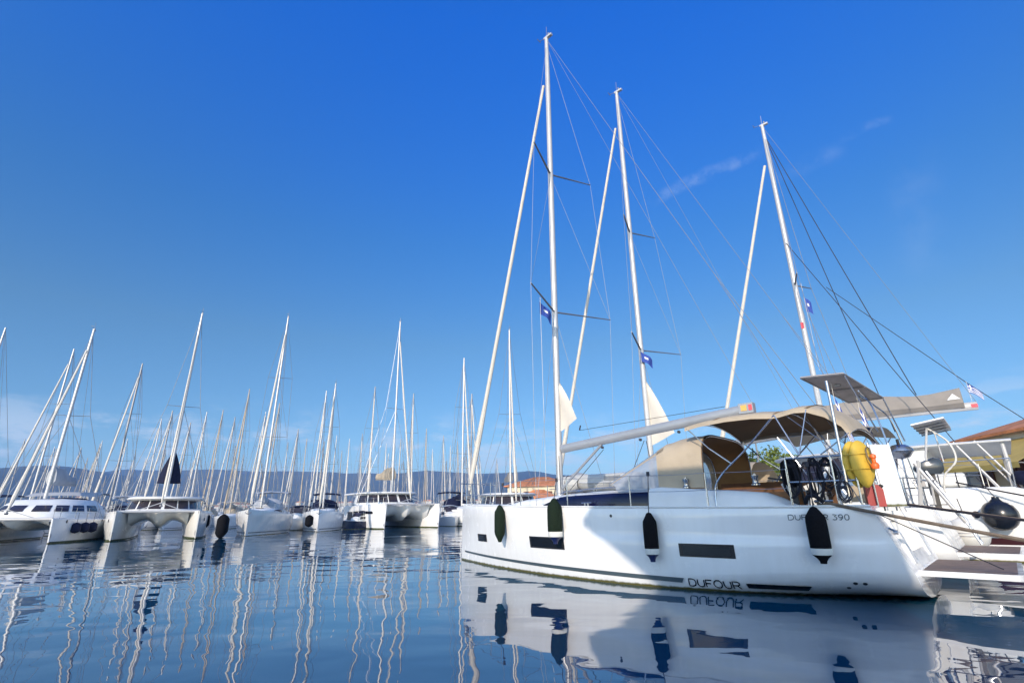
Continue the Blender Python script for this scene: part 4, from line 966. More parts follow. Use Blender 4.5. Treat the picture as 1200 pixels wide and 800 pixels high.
mb = MB(); mb.lathe([(0, -.16), (.16, -.12), (.25, 0), (.26, .02), (.24, .08), (.14, .16), (0, .19)], (0, 0, 0), n=20); mb.build('kettle', 'steel', r)
mb = MB(); mb.tube([(.02, -.2, .14), (.02, -.22, .28)], .03, 8); mb.build('handle', 'plastic', r)
mb = MB(); mb.tube([(0, 0, -.15), (0, -.05, -.5), (.0, -.1, -1.15)], .018, 6); mb.build('post', 'steel', r)
# stern ladder and davit arms
mb = MB()
for y in (-1.0, -.62): mb.tube([(11.4, y, 2.1), (11.75, y, 1.3), (11.98, y, .62)], .024, 7)
for k in range(5): f = k / 4; mb.tube([Vector((11.52, -1.0, 1.85)).lerp(Vector((11.96, -1., .72)), f), Vector((11.52, -.62, 1.85)).lerp(Vector((11.96, -.62, .72)), f)], .018, 6)
mb.build('boarding_ladder', 'steel', Y2)
mb = MB()
for y in (-1.55, -1.3): mb.tube([(11.2, y, 1.38), (11.35, y, 2.3)], .03, 7); 
mb.tube([(11.2, -1.5, 1.9), (11.5, -1.2, 1.9), (11.5, -.5, 1.9)], .02, 6); mb.tube([(11.28, -1.55, 2.25), (11.7, -1.45, 1.35), (11.85, -1.4, 1.05)], .035, 8)
mb.build('pushpit_arch', 'alu', Y2)
# inflatable dinghy lashed on its foredeck
r = thing('inflatable_dinghy', 'grey inflatable dinghy lashed on the foredeck of the second yacht', 'dinghy', W2(1.15, -.15, 2.02), RZ)
mb = MB(); RB = .27
P = bez([(3.1, -.62, .26), (2.2, -.62, .25), (1.2, -.62, .26), (.55, -.50, .31), (.25, 0, .40), (.55, .50, .31), (1.2, .62, .26), (2.2, .62, .25), (3.1, .62, .26)], 5)
mb.tube(P, [.10] + [RB] * (len(P) - 2) + [.10], 14); tb = mb.build('tube', 'rubber', r)
mb = MB(); mb.tube([(p[0] * 1.0, p[1] * 1.42, p[2] - .02) for p in P if p[0] > .7 and p[1] < 0], .035, 6); mb.tube([(p[0], p[1] * 1.42, p[2] - .02) for p in P if p[0] > .7 and p[1] > 0], .035, 6); mb.build('rubbing_strake', 'greylight', tb)
mb = MB(); mb.slab([(2.55, -.5, .05), (2.55, .5, .05), (2.62, .5, .55), (2.62, -.5, .55)], (.05, 0, 0)); mb.build('transom', 'spread', r)
mb = MB(); mb.grid([[(x, y, .05 - .06 * (1 - abs(y) / .5)) for y in (-.5, -.25, 0, .25, .5)] for x in (.5, 1.2, 2., 2.6)]); mb.build('floor', 'rubber', r)
mb = MB(); mb.box((2.25, -.895, .30), (.62, .012, .24)); mb.build('name_patch', 'spread', tb)
mb = MB(); mb.box((1.7, 0, .42), (.25, 1.0, .04)); mb.build('seat', 'greylight', r)
r = thing('sail_bag', 'rolled pale canvas bundle lying on the foredeck before the dinghy', 'canvas bag', W2(1.1, -1.0, 1.95), RZ)
mb = MB(); rows = []
for i in range(10):
    f = i / 9; rr = .30 * math.sin(math.pi * min(.96, max(.05, f))) ** .4; rows.append([(f * .95, rr * math.cos(a) * (1 + .12 * math.sin(5 * f + 2 * a)), .28 + rr * math.sin(a)) for a in [2 * math.pi * k / 12 for k in range(12)]])
mb.grid(rows, closed=True); mb.build('bundle', 'rubber', r)
mb = MB()
for f in (.3, .6): mb.tube([(f * .95, .31 * math.cos(a), .28 + .31 * math.sin(a)) for a in [2 * math.pi * k / 14 for k in range(15)]], .012, 5, caps=False)
mb.build('tie', 'wiredark', r)
flag('national_flag', 'blue and white striped flag hanging under the left end of the solar panel', W2(10.02, -1.2, 3.95), (.55, -.6), 1.25, .62, (.35, -.2), 'greek', .95)
flag('national_flag', 'blue and white striped flag hanging under the middle of the solar panel', W2(10.35, -.3, 3.78), (.55, -.6), 1.2, .6, (.3, -.2), 'greek', .95)
# ball fenders
def ball(label, pos, rad, mt, hang, eye=1):
    r = thing('ball_fender', label, 'fender', pos); mb = MB()
    mb.lathe([(0, -rad)] + [(rad * math.sin(a), -rad * math.cos(a)) for a in [math.pi * k / 14 for k in range(1, 12)]] + [(rad * .42, rad * .86), (rad * .22, rad * 1.05), (rad * .20, rad * 1.2), (0, rad * 1.22)], (0, 0, 0), n=24); mb.build('ball', mt, r)
    mb = MB(); mb.tube([(0, 0, rad * 1.18), (hang[0], hang[1], hang[2])], .011, 5); mb.build('fender_line', 'wiredark', r)
    if mt == 'vinyl_white':
        mb = MB()
        for k in (-.12, .05): mb.tube([(rad * 1.003 * math.cos(k) * math.cos(a), rad * 1.003 * math.cos(k) * math.sin(a), rad * math.sin(k)) for a in [2 * math.pi * q / 32 for q in range(33)]], .006, 4, caps=False)
        mb.build('painted_line', 'vinyl_navy', r)
ball('big white ball fender hung beside the swim platform of the second yacht', W(11.75, 6.75, .70), .42, 'vinyl_white', (-.35, -.35, .85))
ball('glossy black ball fender hung against the white catamaran hull', W(12.44, 7.02, 1.14), .37, 'vinyl_black', (-.1, .25, .95))
line('dark mooring line above the black ball fender from catamaran to quay', [W(11.75, 7.35, 1.98), W(15.8, 6.3, .86)], .022, 'ropeblack', sg=.05)
line('brown mooring line passing above the white ball fender of the second yacht', [W(11.1, 2.8, 1.42), W(15.8, 2.5, .70)], .022, 'ropebrown', sg=.05)

# ================================================================== catamaran at the right
c0 = W(3.0, 10.7)
C3 = catamaran('catamaran', 'white catamaran at the right edge with grey canvas sail bag on its high boom', 'catamaran', (c0.x, c0.y, 0), RZ, 11.8, 6.6, 1.92, 'modern', 18.2, 'gel', 'bagbrown', (.62, .24), (4.45, 4.42), .05, 'dots', False, .075, .445, .010, 4.4, None, 'maroon', 'alu', taper=(1.0, .12), slim=.45)
mb = MB(); T = [(0, 0), (.30, 0), (.20, .20), (.13, .10), (.10, .13)]
mb.poly([(9.15 - a + .15, -.262, 4.66 + b_) for a, b_ in [(.0, 0), (.34, 0), (.17, .19)]]); mb.build('bag_emblem', 'flagwhite', C3)
mb = MB(); mb.box((9.58, -.105, 4.42), (.16, .01, .11)); mb.build('boom_sticker', 'stickerred', C3)
mb = MB(); mb.box((5.262, -.099, 8.3), (.10, .012, .26)); mb.build('mast_sticker', 'stickerred', C3)
for y in (-2.6, 2.6):
    for q in (0, .45): mb = MB(); mb.tube([(8.9 + q, y, 3.1), (9.6 + q, y, 1.8)], .026, 8); mb.build('hardtop_strut', 'alu', C3)
mb = MB(); mb.tube([(6.2, .9, 10.0), (9.55, .3, 5.25), (11.9, .1, 2.2)], .013, 5); mb.tube([(5.25, 0, 17.9), (8.2, 0, 5.0)], .016, 5); mb.tube([(5.25, .3, 17.9), (7.2, 1.5, 4.0)], .016, 5); mb.tube([(5.3, -.1, 12.), (8.9, -1.2, 3.2)], .014, 5)
mb.build('running_rigging', 'wiredark', C3)
flag('national_flag', 'small blue and white striped flag on the wire behind the catamaran boom', W(12.55, 10.9, 5.2), (.75, -.66), .62, .30, (.08, -.6), 'greek', .6)

# dark inflatable tied on the catamaran's aft rail, a life raft canister and a coiled hose on its side deck
r = thing('inflatable_dinghy', 'dark blue inflatable dinghy lying on the stern rail of the catamaran at the right edge', 'dinghy', W(12.95, 8.1, 1.98), RZ)
mb = MB(); P = bez([(1.9, -.45, 0), (1.0, -.45, 0), (.35, -.36, .03), (.1, 0, .08), (.35, .36, .03), (1.0, .45, 0), (1.9, .45, 0)], 5); mb.tube(P, [.08] + [.19] * (len(P) - 2) + [.08], 12); mb.build('tube', 'navyfab', r)
mb = MB(); mb.slab([(1.6, -.4, -.1), (1.6, .4, -.1), (1.6, .4, .25), (1.6, -.4, .25)], (.05, 0, 0)); mb.build('transom', 'spread', r)
mb = MB(); mb.grid([[(x, y, -.12) for y in (-.36, 0, .36)] for x in (.3, 1.0, 1.6)]); mb.build('floor', 'rubber', r)
r = thing('liferaft_canister', 'white life raft canister strapped to the side deck of the catamaran under its hardtop', 'life raft', W(11.55, 8.35, 1.98), RZ)
mb = MB(); mb.lathe([(0, -.40), (.16, -.39), (.20, -.34), (.20, .34), (.16, .39), (0, .40)], (0, 0, .10), 'X', 16); mb.build('canister', 'deck', r)
for x in (-.2, .2): mb = MB(); mb.tube([(x, .208 * math.cos(a), .10 + .208 * math.sin(a)) for a in [2 * math.pi * k / 18 for k in range(19)]], .014, 5, caps=False); mb.build('strap', 'plastic', r)
for y in (-3.1, -1.2, 1.2, 3.1):
    mb = MB(); mb.tube([(9.9, y, 1.8), (9.95, y, 2.55)], .016, 6); mb.build('aft_rail_post', 'steel', C3)
mb = MB(); mb.tube([(8.3, -3.12, 2.52), (9.95, -3.1, 2.55), (9.95, 3.1, 2.55), (8.3, 3.12, 2.52)], .016, 6); mb.build('aft_rail', 'steel', C3)

# ================================================================== the row of boats at the left
def head(hx, hy): return math.atan2(-hy, -hx)
A_ = catamaran('catamaran', 'older white catamaran at far left with round coachroof and a row of small windows', 'catamaran', (-28.1, 28.9, 0), head(.38, -.925), 11.5, 6.5, 1.32, 'round', 14.2, 'gel', 'greylight', (.75, .22), (3.5, 3.6), .5, 'dots', False, .085, .45, .016, 4.2, 'greylight')
B_ = catamaran('catamaran', 'white catamaran with flat white hardtop and navy stack of sail at its mast', 'catamaran', (-21.9, 32.7, 0), head(.52, -.854), 10.8, 6.0, 1.68, 'modern', 16.6, 'gel2', None, None, (4.0, 4.0), .7, 'dots', False, .06, .42, .016, 4.0, cabin=.82)
mb = MB(); rows = []
for i in range(9):
    f = i / 8; z = 3.6 + 2.1 * f; ww = .62 * (1 - f) + .10 + .10 * math.sin(3 * f); rows.append([(4.7 + 1.25 * (1 - f) ** 1.3 * .5 * (1 + math.cos(a)) + .05, ww * math.sin(a), z) for a in [2 * math.pi * k / 12 for k in range(12)]])
mb.grid(rows, closed=True); mb.poly(rows[-1]); mb.build('sail_stack', 'navyfab', B_)
C_ = sloop('sailboat', 'white sloop with pale clear dodger moored bow out beside two large black fenders', 'sailboat', (-18.5, 37.0, 0), head(.28, -.96), None, 12.0, 3.95, 1.75, 1.35, 18.0, 'gel2', 'greylight', 'greylight', spans=[(7.4, 1.15), (12.4, .95)], furl=.085, wire=.014)
D_ = sloop('sailboat', 'short white sloop with blunt bow and navy bimini left of the broad catamaran', 'sailboat', (-16.3, 44.4, 0), head(.28, -.96), None, 10.6, 3.7, 1.7, 1.4, 13.6, 'gel', 'navyfab', 'navyfab', spans=[(5.8, .9), (9.3, .75)], furl=.10, wire=.016)
E_ = catamaran('catamaran', 'broad white catamaran with dark hull windows and tall mast, right of the row', 'catamaran', (-9.75, 51.65, 0), head(.6, -.8), 13.0, 7.4, 2.25, 'modern', 23.2, 'gel', 'beige', (.9, .35), (4.9, 5.1), .6, 'strip', False, .085, .42, .018, 4.6)
F_ = catamaran('catamaran', 'white catamaran with grey sail cover partly hidden by the bow of the large yacht', 'catamaran', (.3, 43.6, 0), head(.12, -.99), 11.8, 6.6, 1.75, 'modern', 18.9, 'gel', 'grey', (.6, .22), (4.1, 4.3), -.35, 'dots', False, .08, .42, .016, 4.8)
# moored dinghies, motor boats
def motorboat(label, loc, rz, L=6.5, hullm='gel', top='navyfab', name='motorboat'):
    r = thing(name, label, 'motorboat', loc, rz); h = Hull(L, L * .36, 1.05, .85, .1, 0, .92, 2.2); hull_mesh(h, 20).build('hull', [hullm, 'deck'], r)
    mb = MB(); house(mb, [(L * .25, .2, .98, .05), (L * .32, .6, .95, .45), (L * .42, .8, .93, .75), (L * .62, .85, .9, .8)], p=3.5); c = mb.build('cabin', 'deck', r)
    for sd in (-1, 1):
        mb = MB(); mb.grid([[(s, sd * (.8 + .03 + (.03 if s > L * .45 else -.03)), z) for z in (1.2, 1.5)] for s in (L * .38, L * .45, L * .6)]); mb.build('cabin_window', 'smoke', c)
    mb = MB(); mb.slab([(L * .36, -.62, 1.5), (L * .36, .62, 1.5), (L * .44, .66, 2.0), (L * .44, -.66, 2.0)], (.02, 0, 0)); mb.build('windscreen', 'smoke', c)
    mb = MB(); rows = [[(s, y, 2.25 + dz - .15 * (y / .9) ** 2) for y in (-.9, -.45, 0, .45, .9)] for s, dz in ((L * .45, -.12), (L * .55, 0), (L * .75, 0), (L * .85, -.15))]; mb.grid(rows); mb.build('canopy', top, r)
    for sd in (-1, 1):
        for s in (L * .46, L * .84): mb = MB(); mb.tube([(s, sd * .88, .9), (s, sd * .86, 2.05)], .016, 5); mb.build('canopy_pole', 'steel', r)
        mb = MB(); mb.tube([(L * .55, sd * L * .17, .95), (L * .25, sd * L * .13, 1.35), (.05, 0, 1.45)], .014, 5); mb.build('rail', 'steel', r)
    mb = MB(); mb.box((L + .12, 0, .85), (.35, .34, .55)); mb.box((L + .12, 0, .2), (.15, .12, .9)); mb.build('outboard', 'engine', r)
    return r
motorboat('small white motorboat with dark windows between the two sloops of the row', (-20.9, 49.5, 0), head(.1, -.99), 5.4, 'gel', 'navyfab')
mbt = motorboat('small navy hulled motorboat between the short sloop and the broad catamaran', (-16.2, 50.5, 0), head(-.5, -.86), 5.6, 'navyhull', 'navyfab'); mbt.scale = (.75, .75, .75)
motorboat('little white motorboat just right of the broad catamaran and left of the yacht bow', (-6.3, 57.0, 0), head(.3, -.95), 6.4, 'gel', 'greylight')
motorboat('white motorboat with navy canopy in the gap between the two left catamarans', (-29.5, 38.5, 0), head(.4, -.9), 6.8, 'gel', 'navyfab')
def hang_fender(label, p, l, rad, mt, rz, group=None):
    r = thing('fender', label, 'fender', p, rz, group); mb = MB(); mb.lathe([(.02, l / 2), (rad * .6, l * .42), (rad, l * .28), (rad, -l * .28), (rad * .6, -l * .42), (.02, -l / 2)], (0, 0, 0), n=14); mb.build('fender_body', mt, r)
    mb = MB(); mb.tube([(0, 0, l / 2 - .02), (0, 0, l / 2 + .55)], .012, 5); mb.build('fender_line', 'wiredark', r)
def side_pt(loc, hx, hy, B, s, extra):     # point on the image-right side of a catamaran
    n = Vector((-hy, hx)); return Vector((loc[0] - hx * s + n.x * (B / 2 + extra), loc[1] - hy * s + n.y * (B / 2 + extra)))
for s, ex, lb in ((1.75, -.22, 'foremost'), (2.5, -.02, 'middle'), (3.35, .12, 'aftmost')):
    q = side_pt((-28.1, 28.9), .38, -.925, 6.5, s, ex); hang_fender(f'{lb} navy fender on the side of the older catamaran at far left', (q.x, q.y, .78), .62, .24, 'navyfab', 0)
q = side_pt((-22.4, 32.7), .52, -.854, 6.0, 1.9, .05); hang_fender('rounded black fender on the bow quarter of the catamaran with flat hardtop', (q.x, q.y, 1.05), .95, .25, 'fabric_black', 0)
hang_fender('tall black fender between the flat topped catamaran and the white sloop', (-18.75, 34.3, .72), 1.5, .33, 'fabric_black', 0)
hang_fender('second tall black fender nearer the white sloop with pale dodger', (-19.7, 36.2, .74), 1.45, .34, 'fabric_black', 0)
q = Vector((-16.7, 39.3)); hang_fender('black fender on the right side of the white sloop with pale dodger', (-15.75, 41.0, .9), .9, .3, 'fabric_black', 0)

# ------------------------------------------------------------------ the forest of boats behind
protos = []
KND = [('distant white sloop with navy boom cover in the crowded rows behind the catamarans', 'distant sloops with navy boom covers', dict(cover='navyfab', hood='navyfab', top=16.0)),
       ('distant white sloop with pale grey boom cover in the crowded rows behind the catamarans', 'distant sloops with pale grey boom covers', dict(cover='greylight', hood='greylight', mastmat='alu2', top=14.6, L=10.6, B=3.5)),
       ('distant white sloop with beige boom cover in the crowded rows behind the catamarans', 'distant sloops with beige boom covers', dict(cover='beige', hood='beige', mastmat='alu3', sailmat='beige', top=17.2, L=12.2)),
       ('distant navy hulled sloop with white boom cover in the crowded rows behind the catamarans', 'distant navy hulled sloops', dict(cover='sail', hood='navyfab', hullm='navyhull', top=15.2, L=11.)),
       ('distant small white sloop without boom cover in the crowded rows behind the catamarans', 'distant small sloops without covers', dict(cover=None, hood='grey', top=12.6, mastmat='alu2', L=9.2, B=3.1, bimini=False))]
for lb, g, kw in KND: protos.append(sloop('sailboat', lb, 'sailboat', (0, 0, 0), 0, g, furl=.075, wire=.017, detail=1, rake=.25, **kw))
index_kids()
def place(k, x, y, rz, sc=1.): 
    global used
    o = protos[k] if k not in used else copy_tree(protos[k]); used.add(k)
    o.location = (x, y, 0); o.rotation_euler = (0, 0, rz); o.scale = (sc, sc, sc); return o
used = set(); rnd = random.Random(21)
TOPS = [16.3, 14.9, 17.5, 15.5, 12.9]
def at_mast(k, px, py, Y, hx=.3, hy=-.95):
    "a sloop whose mast head stands where the ray of photo pixel (px, py) meets distance Y"
    d = rt * (px - 600) + up * (400 - py) + fw0 * F_PX; q = d * (Y / d.y); z = EYE + q.z; s = z / TOPS[k]
    l = math.hypot(hx, hy); hx, hy = hx / l, hy / l; ms = {0: 4.25, 1: 3.9, 2: 4.5, 3: 4.05, 4: 3.4}[k] + .25
    return place(k, q.x + hx * ms * s, Y + hy * ms * s, head(hx, hy), s)
for k, px, py, Y in ((0, 88, 405, 42), (1, 168, 422, 47), (2, 293, 453, 62), (1, 440, 450, 66), (0, 383, 455, 62), (2, 262, 478, 72), (3, 243, 480, 74), (4, 203, 478, 60), (0, 544, 416, 62), (2, 328, 470, 75),
                     (0, 8, 380, 40), (1, 485, 458, 70), (4, 553, 458, 78), (0, 190, 488, 66), (4, 224, 492, 58), (1, 276, 486, 82), (3, 312, 480, 70), (4, 350, 500, 74), (2, 360, 512, 90), (0, 410, 512, 84), (1, 425, 506, 90), (3, 462, 505, 86), (4, 470, 512, 80), (2, 500, 500, 95), (1, 520, 508, 88), (0, 528, 520, 92), (3, 60, 500, 70), (1, 30, 512, 75), (0, 150, 512, 72), (2, 118, 518, 80), (4, 96, 522, 76), (1, 338, 516, 96), (0, 395, 508, 88)):
    at_mast(k, px, py, Y, .3 + rnd.uniform(-.12, .12))
for row, (Y0, step, n) in enumerate(((104, 4.3, 20), (128, 4.8, 22), (160, 5.6, 22))):
    x = -.97 * Y0 + rnd.uniform(0, 3)
    for i in range(n):
        k = rnd.choice([0, 0, 1, 1, 2, 3, 4, 4]); 
        place(k, x + rnd.uniform(-.5, .5), Y0 + rnd.uniform(-3, 3) - .12 * (x + .5 * Y0), head(.3 + rnd.uniform(-.1, .1), -.95 if rnd.random() < .7 else .95), rnd.uniform(.82, 1.12))
        x += (.97 * Y0 + .05 * Y0) / n * rnd.uniform(.8, 1.2)

# ================================================================== buildings, trees on the quay
def hip_house(name, label, corners, z0, z1, ridge, over=.5, wallm='cream', roofm='roof', shutters=(), doors=(), awn=None):
    """corners: four wall corners (xy) counter-clockwise; shutters: (edge, along 0-1, z, w, h)"""
    r = thing(name, label, 'building'); P = [Vector(c) for c in corners]; c = sum(P, Vector((0, 0))) / 4
    mb = MB(); mb.slab([(p.x, p.y, z0) for p in P], (0, 0, z1 - z0)); mb.build('wall', wallm, r)
    E = []
    for p in P: d = (p - c).normalized(); E.append(p + d * over * 1.4)
    la, lb = (E[1] - E[0]).length, (E[2] - E[1]).length
    if la >= lb: m0, m1 = (E[0] + E[3]) / 2, (E[1] + E[2]) / 2; t = .5 * lb / la; order = (0, 1, 2, 3)
    else: m0, m1 = (E[0] + E[1]) / 2, (E[2] + E[3]) / 2; t = .5 * la / lb; order = (1, 2, 3, 0)
    r0, r1 = m0.lerp(m1, t), m1.lerp(m0, t); zt = z1 + ridge
    V = [(e.x, e.y, z1 + .06) for e in E] + [(r0.x, r0.y, zt), (r1.x, r1.y, zt)]
    a, b_, c_, d_ = order; mb = MB(); mb.add(V, [(a, b_, 5, 4), (b_, c_, 5), (c_, d_, 4, 5), (d_, a, 4), (3, 2, 1, 0)], 0, False)
    mb.add([(e.x, e.y, z1 + z) for z in (-.08, .055) for e in E], [(i, (i + 1) % 4, (i + 1) % 4 + 4, i + 4) for i in range(4)], 0, False); rf = mb.build('roof', roofm, r)
    for e, f, z, w_, hh in shutters:
        p, q = P[e], P[(e + 1) % 4]; d = (q - p).normalized(); n = Vector((d.y, -d.x)); o = p.lerp(q, f); ang = math.atan2(d.y, d.x)
        mb = MB(); mb.box((o.x + n.x * .01, o.y + n.y * .01, z), (w_ * .96, .05, hh), rz=ang); wn_ = mb.build('window', 'smoke', r)
        for sd in (-1, 1):
            mb = MB(); k = o + d * sd * w_ * .27 + n * .06; mb.box((k.x, k.y, z), (w_ * .46, .05, hh), rz=ang); mb.build('shutter', 'shutter', wn_)
        mb = MB(); k = o + n * .06; mb.box((k.x, k.y, z - hh / 2 - .06), (w_ * 1.15, .14, .08), rz=ang); mb.build('sill', 'cream2', wn_)
    if awn:
        for e, f0, f1, z, dp in awn:
            p, q = P[e], P[(e + 1) % 4]; d = (q - p).normalized(); n = Vector((d.y, -d.x)); a_, b2 = p.lerp(q, f0), p.lerp(q, f1)
            mb = MB(); mb.grid([[(*(x + n * u), z - 1.35 * u / dp - (.25 if u == dp and v else 0)) for u, v in ((.02, 0), (dp, 0), (dp, 1))] for x in (a_, b2)], smooth=False); aw = mb.build('awning', 'awning', r)
            for x in (a_, b2): mb = MB(); mb.tube([(*(x + n * .02), z - 1.6), (*(x + n * dp), z - 1.39)], .03, 5); mb.build('awning_arm', 'spread', aw)
    return r
# right: long quay building seen obliquely (facade runs away to the left), a lower one beyond it
u = Vector((.18, .984)); nrm = Vector((-.984, .18)); o = Vector((25.3, 26.2))
def fp(k, dp): return o + u * k - nrm * dp
hip_house('quay_house', 'cream house with terracotta roof, brown shutters and yellow awning at the right edge', [fp(3.6, 0), fp(-9, 0), fp(-9, 7), fp(3.6, 7)], .94, 4.9, 1.35, .5, 'cream', shutters=[(0, .12, 2.9, 1.1, 1.4), (0, .30, 2.9, 1.1, 1.4), (0, .50, 2.9, 1.1, 1.4), (0, .7, 2.9, 1.1, 1.4), (0, .88, 2.9, 1.1, 1.4)], awn=[(0, .03, .62, 4.55, 2.6)])
hip_house('quay_house', 'lower terracotta roofed house with yellow awning beyond the catamaran hardtop', [fp(13, .6), fp(5.2, .6), fp(5.2, 9), fp(13, 9)], .94, 4.05, 1.7, .5, 'cream2', shutters=[(0, .15, 2.3, 1.0, 1.3), (0, .42, 2.3, 1.0, 1.3), (0, .7, 2.3, 1.0, 1.3)], awn=[(0, .05, .9, 3.8, 2.6)])
hip_house('waterfront_building', 'long cream building with terracotta hip roof behind the tallest mast', [(-1, 84), (9, 82), (10.2, 90), (.2, 92)], .94, 5.3, 1.6, .5, 'cream', shutters=[(0, f, 3.9, .9, 1.1) for f in (.12, .3, .48, .66, .84)])
hip_house('waterfront_building', 'low cream annex with terracotta roof in front of the long cream building', [(.8, 77.6), (6.2, 77), (6.8, 81), (1.4, 81.6)], .94, 3.2, 1.35, .4, 'cream', shutters=[(0, f, 2.2, .8, 1.) for f in (.2, .5, .8)])
hip_house('waterfront_building', 'pale building with terracotta roof glimpsed under the beige bimini', [(30, 62), (43, 56), (47, 65), (34, 71)], .94, 5.2, 2.0, .5, 'cream2', shutters=[(0, f, 3.6, 1.0, 1.3) for f in (.15, .4, .65, .88)])
# sign board on a post
def tree(name, label, loc, hgt, rad, leafm, seed, nb=9, nl=2600, leaf=.34):
    rn = random.Random(seed); r = thing(name, label, 'tree', loc); mb = MB()
    mb.tube([(0, 0, -.1), (.08, .05, hgt * .25), (-.05, .1, hgt * .5), (.1, 0, hgt * .78)], [hgt * .045, hgt * .036, hgt * .026, hgt * .01], 9); tips = []
    for k in range(nb):
        a = 2.4 * k + rn.uniform(-.4, .4); z0 = hgt * rn.uniform(.3, .6); e = rad * rn.uniform(.55, .95); z1 = z0 + hgt * rn.uniform(.05, .35)
        q = Vector((e * math.cos(a), e * math.sin(a), min(z1, hgt * .92))); mb.tube([(0, .05, z0), q * .5 + Vector((0, 0, z0 * .5 + .1)), q], [hgt * .018, hgt * .012, hgt * .005], 6); tips.append(q)
    mb.build('trunk', 'bark', r); tips += [Vector((0, 0, hgt * .85)), Vector((.2 * rad, 0, hgt * .7))]
    mb = MB()
    cl = []
    for t in tips:
        for _ in range(4): cl.append((t + Vector((rn.gauss(0, rad * .2), rn.gauss(0, rad * .2), rn.gauss(0, hgt * .06))), rad * rn.uniform(.16, .34)))
    V = []; F = []
    for _ in range(nl):
        c, rr = rn.choice(cl); d = Vector((rn.gauss(0, 1), rn.gauss(0, 1), rn.gauss(0, .8))).normalized(); p = c + d * rr * rn.uniform(.5, 1.1)
        n_ = (d + Vector((rn.gauss(0, .6), rn.gauss(0, .6), rn.gauss(0, .6)))).normalized(); t1 = n_.orthogonal().normalized(); t1.rotate(Matrix.Rotation(rn.uniform(0, 6.3), 3, n_)); t2 = n_.cross(t1); l = leaf * rn.uniform(.6, 1.2)
        i = len(V); V += [p - t1 * l * .5, p + t2 * l * .28, p + t1 * l * .5, p - t2 * l * .28]; F.append((i, i + 1, i + 2, i + 3))
    mb.add(V, F, 0, False); mb.build('crown', leafm, r)
    return r
tree('leafy_tree', 'bright yellow green tree on the shore seen under the beige bimini', (24.6, 50, .94), 6.2, 2.6, 'leaf', 5)
tree('leafy_tree', 'dark green shrub like tree at the end of the long cream building', (6.6, 74.6, .94), 3.4, 1.3, 'leafdark', 6, 7, 900, .3)
r = thing('sign_board', 'white sign board on posts standing above the shore tree under the bimini', 'sign', (21.0, 45.2, .94), R(25))
mb = MB(); mb.box((0, 0, 7.05), (2.1, .12, 1.0)); mb.build('board', 'flagwhite', r)
mb = MB(); mb.tube([(-.8, .12, 0), (-.8, .12, 7.4)], .07, 8); mb.tube([(.8, .12, 0), (.8, .12, 7.4)], .07, 8); mb.build('post', 'spread', r)
# far town: small houses along the foot of the hills
hr = None; rn = random.Random(11)
for k in range(90):
    y = rn.uniform(1150, 1750); x = rn.uniform(-.92, .12) * y; z = terr(x, y)
    if hr is None:
        hr = thing('village_house', 'tiny pale house with terracotta roof in the far town below the hills', 'house', (0, 0, 0), 0, 'houses of the far town')
        mb = MB(); mb.box((0, 0, 3), (14, 10, 10)); mb.build('wall', 'cream2', hr)
        mb = MB(); V = [(-7.6, -5.6, 8), (7.6, -5.6, 8), (7.6, 5.6, 8), (-7.6, 5.6, 8), (-3, 0, 11), (3, 0, 11)]; mb.add(V, [(0, 1, 5, 4), (1, 2, 5), (2, 3, 4, 5), (3, 0, 4), (3, 2, 1, 0)], 0, False); mb.build('roof', 'roof', hr); index_kids(); o_ = hr
    else: o_ = copy_tree(hr)
    o_.location = (x, y, z); o_.rotation_euler = (0, 0, rn.uniform(-.5, .5)); s = rn.uniform(.6, 1.25); o_.scale = (s, s, s)

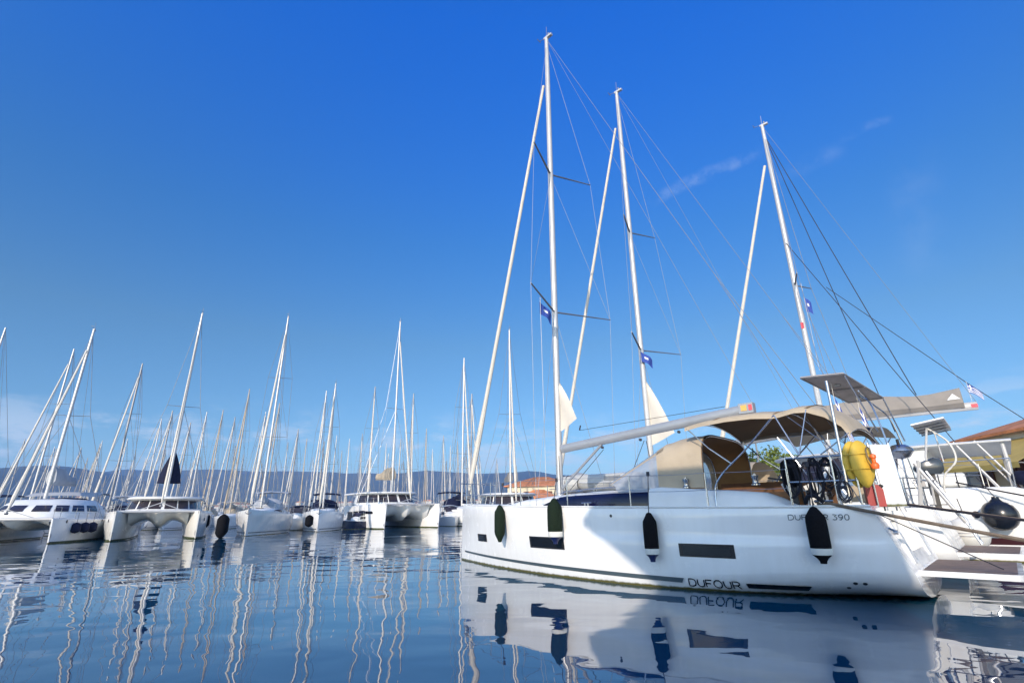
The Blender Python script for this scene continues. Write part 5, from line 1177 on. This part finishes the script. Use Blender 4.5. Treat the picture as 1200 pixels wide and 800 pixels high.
# ================================================================== unseen motor yacht added beside the camera to cast the shadow on the large yacht
n0 = W(5.0, -13.75); r = thing('shade_caster_yacht', 'unseen white flybridge motor yacht added to cast shade on the large yacht', 'motor yacht', (n0.x, n0.y, 0), RZ)
hm = Hull(10.7, 3.9, 1.75, 1.35, .2, 0, .92, 2.2); hull_mesh(hm, 24).build('hull', ['gel', 'deck'], r)
mb = MB(); house(mb, [(2.6, .6, 1.55, .1), (4.0, 1.3, 1.5, .9), (5.6, 1.5, 1.45, 1.75), (9.6, 1.5, 1.4, 1.8)], p=4); sl = mb.build('saloon', 'deck', r)
for sd in (-1, 1):
    mb = MB(); mb.grid([[(s, sd * 1.515, z) for z in (2.1, 2.8)] for s in (5.7, 7, 9.3)]); mb.build('saloon_window', 'smoke', sl)
mb = MB(); mb.slab([(5.6, -1.6, 3.25), (5.2, -1.2, 3.25), (5.2, 1.2, 3.25), (5.6, 1.6, 3.25), (10.6, 1.6, 3.25), (10.6, -1.6, 3.25)], (0, 0, .14)); fd = mb.build('flybridge_deck', 'deck', r)
mb = MB(); mb.slab([(7.6, -1.5, 3.4), (10.5, -1.5, 3.4), (10.5, -1.5, 4.55), (7.3, -1.5, 4.55)], (0, .06, 0)); mb.slab([(7.6, 1.44, 3.4), (10.5, 1.44, 3.4), (10.5, 1.44, 4.55), (7.3, 1.44, 4.55)], (0, .06, 0)); mb.slab([(7.58, -1.43, 3.4), (7.58, 1.43, 3.4), (7.28, 1.43, 4.55), (7.28, -1.43, 4.55)], (.06, 0, 0)); mb.build('flybridge_coaming', 'deck', fd)
for sd in (-1, 1):
    mb = MB(); mb.slab([(9.2, sd * 1.46, 4.56), (10.8, sd * 1.46, 4.56), (10.35, sd * 1.46, 6.45), (6.5, sd * 1.46, 6.45), (7.0, sd * 1.46, 6.2), (8.1, sd * 1.46, 5.45), (8.8, sd * 1.46, 4.95)], (0, sd * .02, 0)); mb.build('shade_screen', 'beige', fd)  # outline cut to shape the shadow cast on the large yacht
mb = MB(); mb.slab([(6.3, -1.3, 6.46), (6.8, -1.6, 6.46), (10.1, -1.6, 6.46), (10.4, -1.3, 6.46), (10.4, 1.3, 6.46), (10.1, 1.6, 6.46), (6.8, 1.6, 6.46), (6.3, 1.3, 6.46)], (0, 0, .16)); mb.build('hardtop', 'deck', fd)
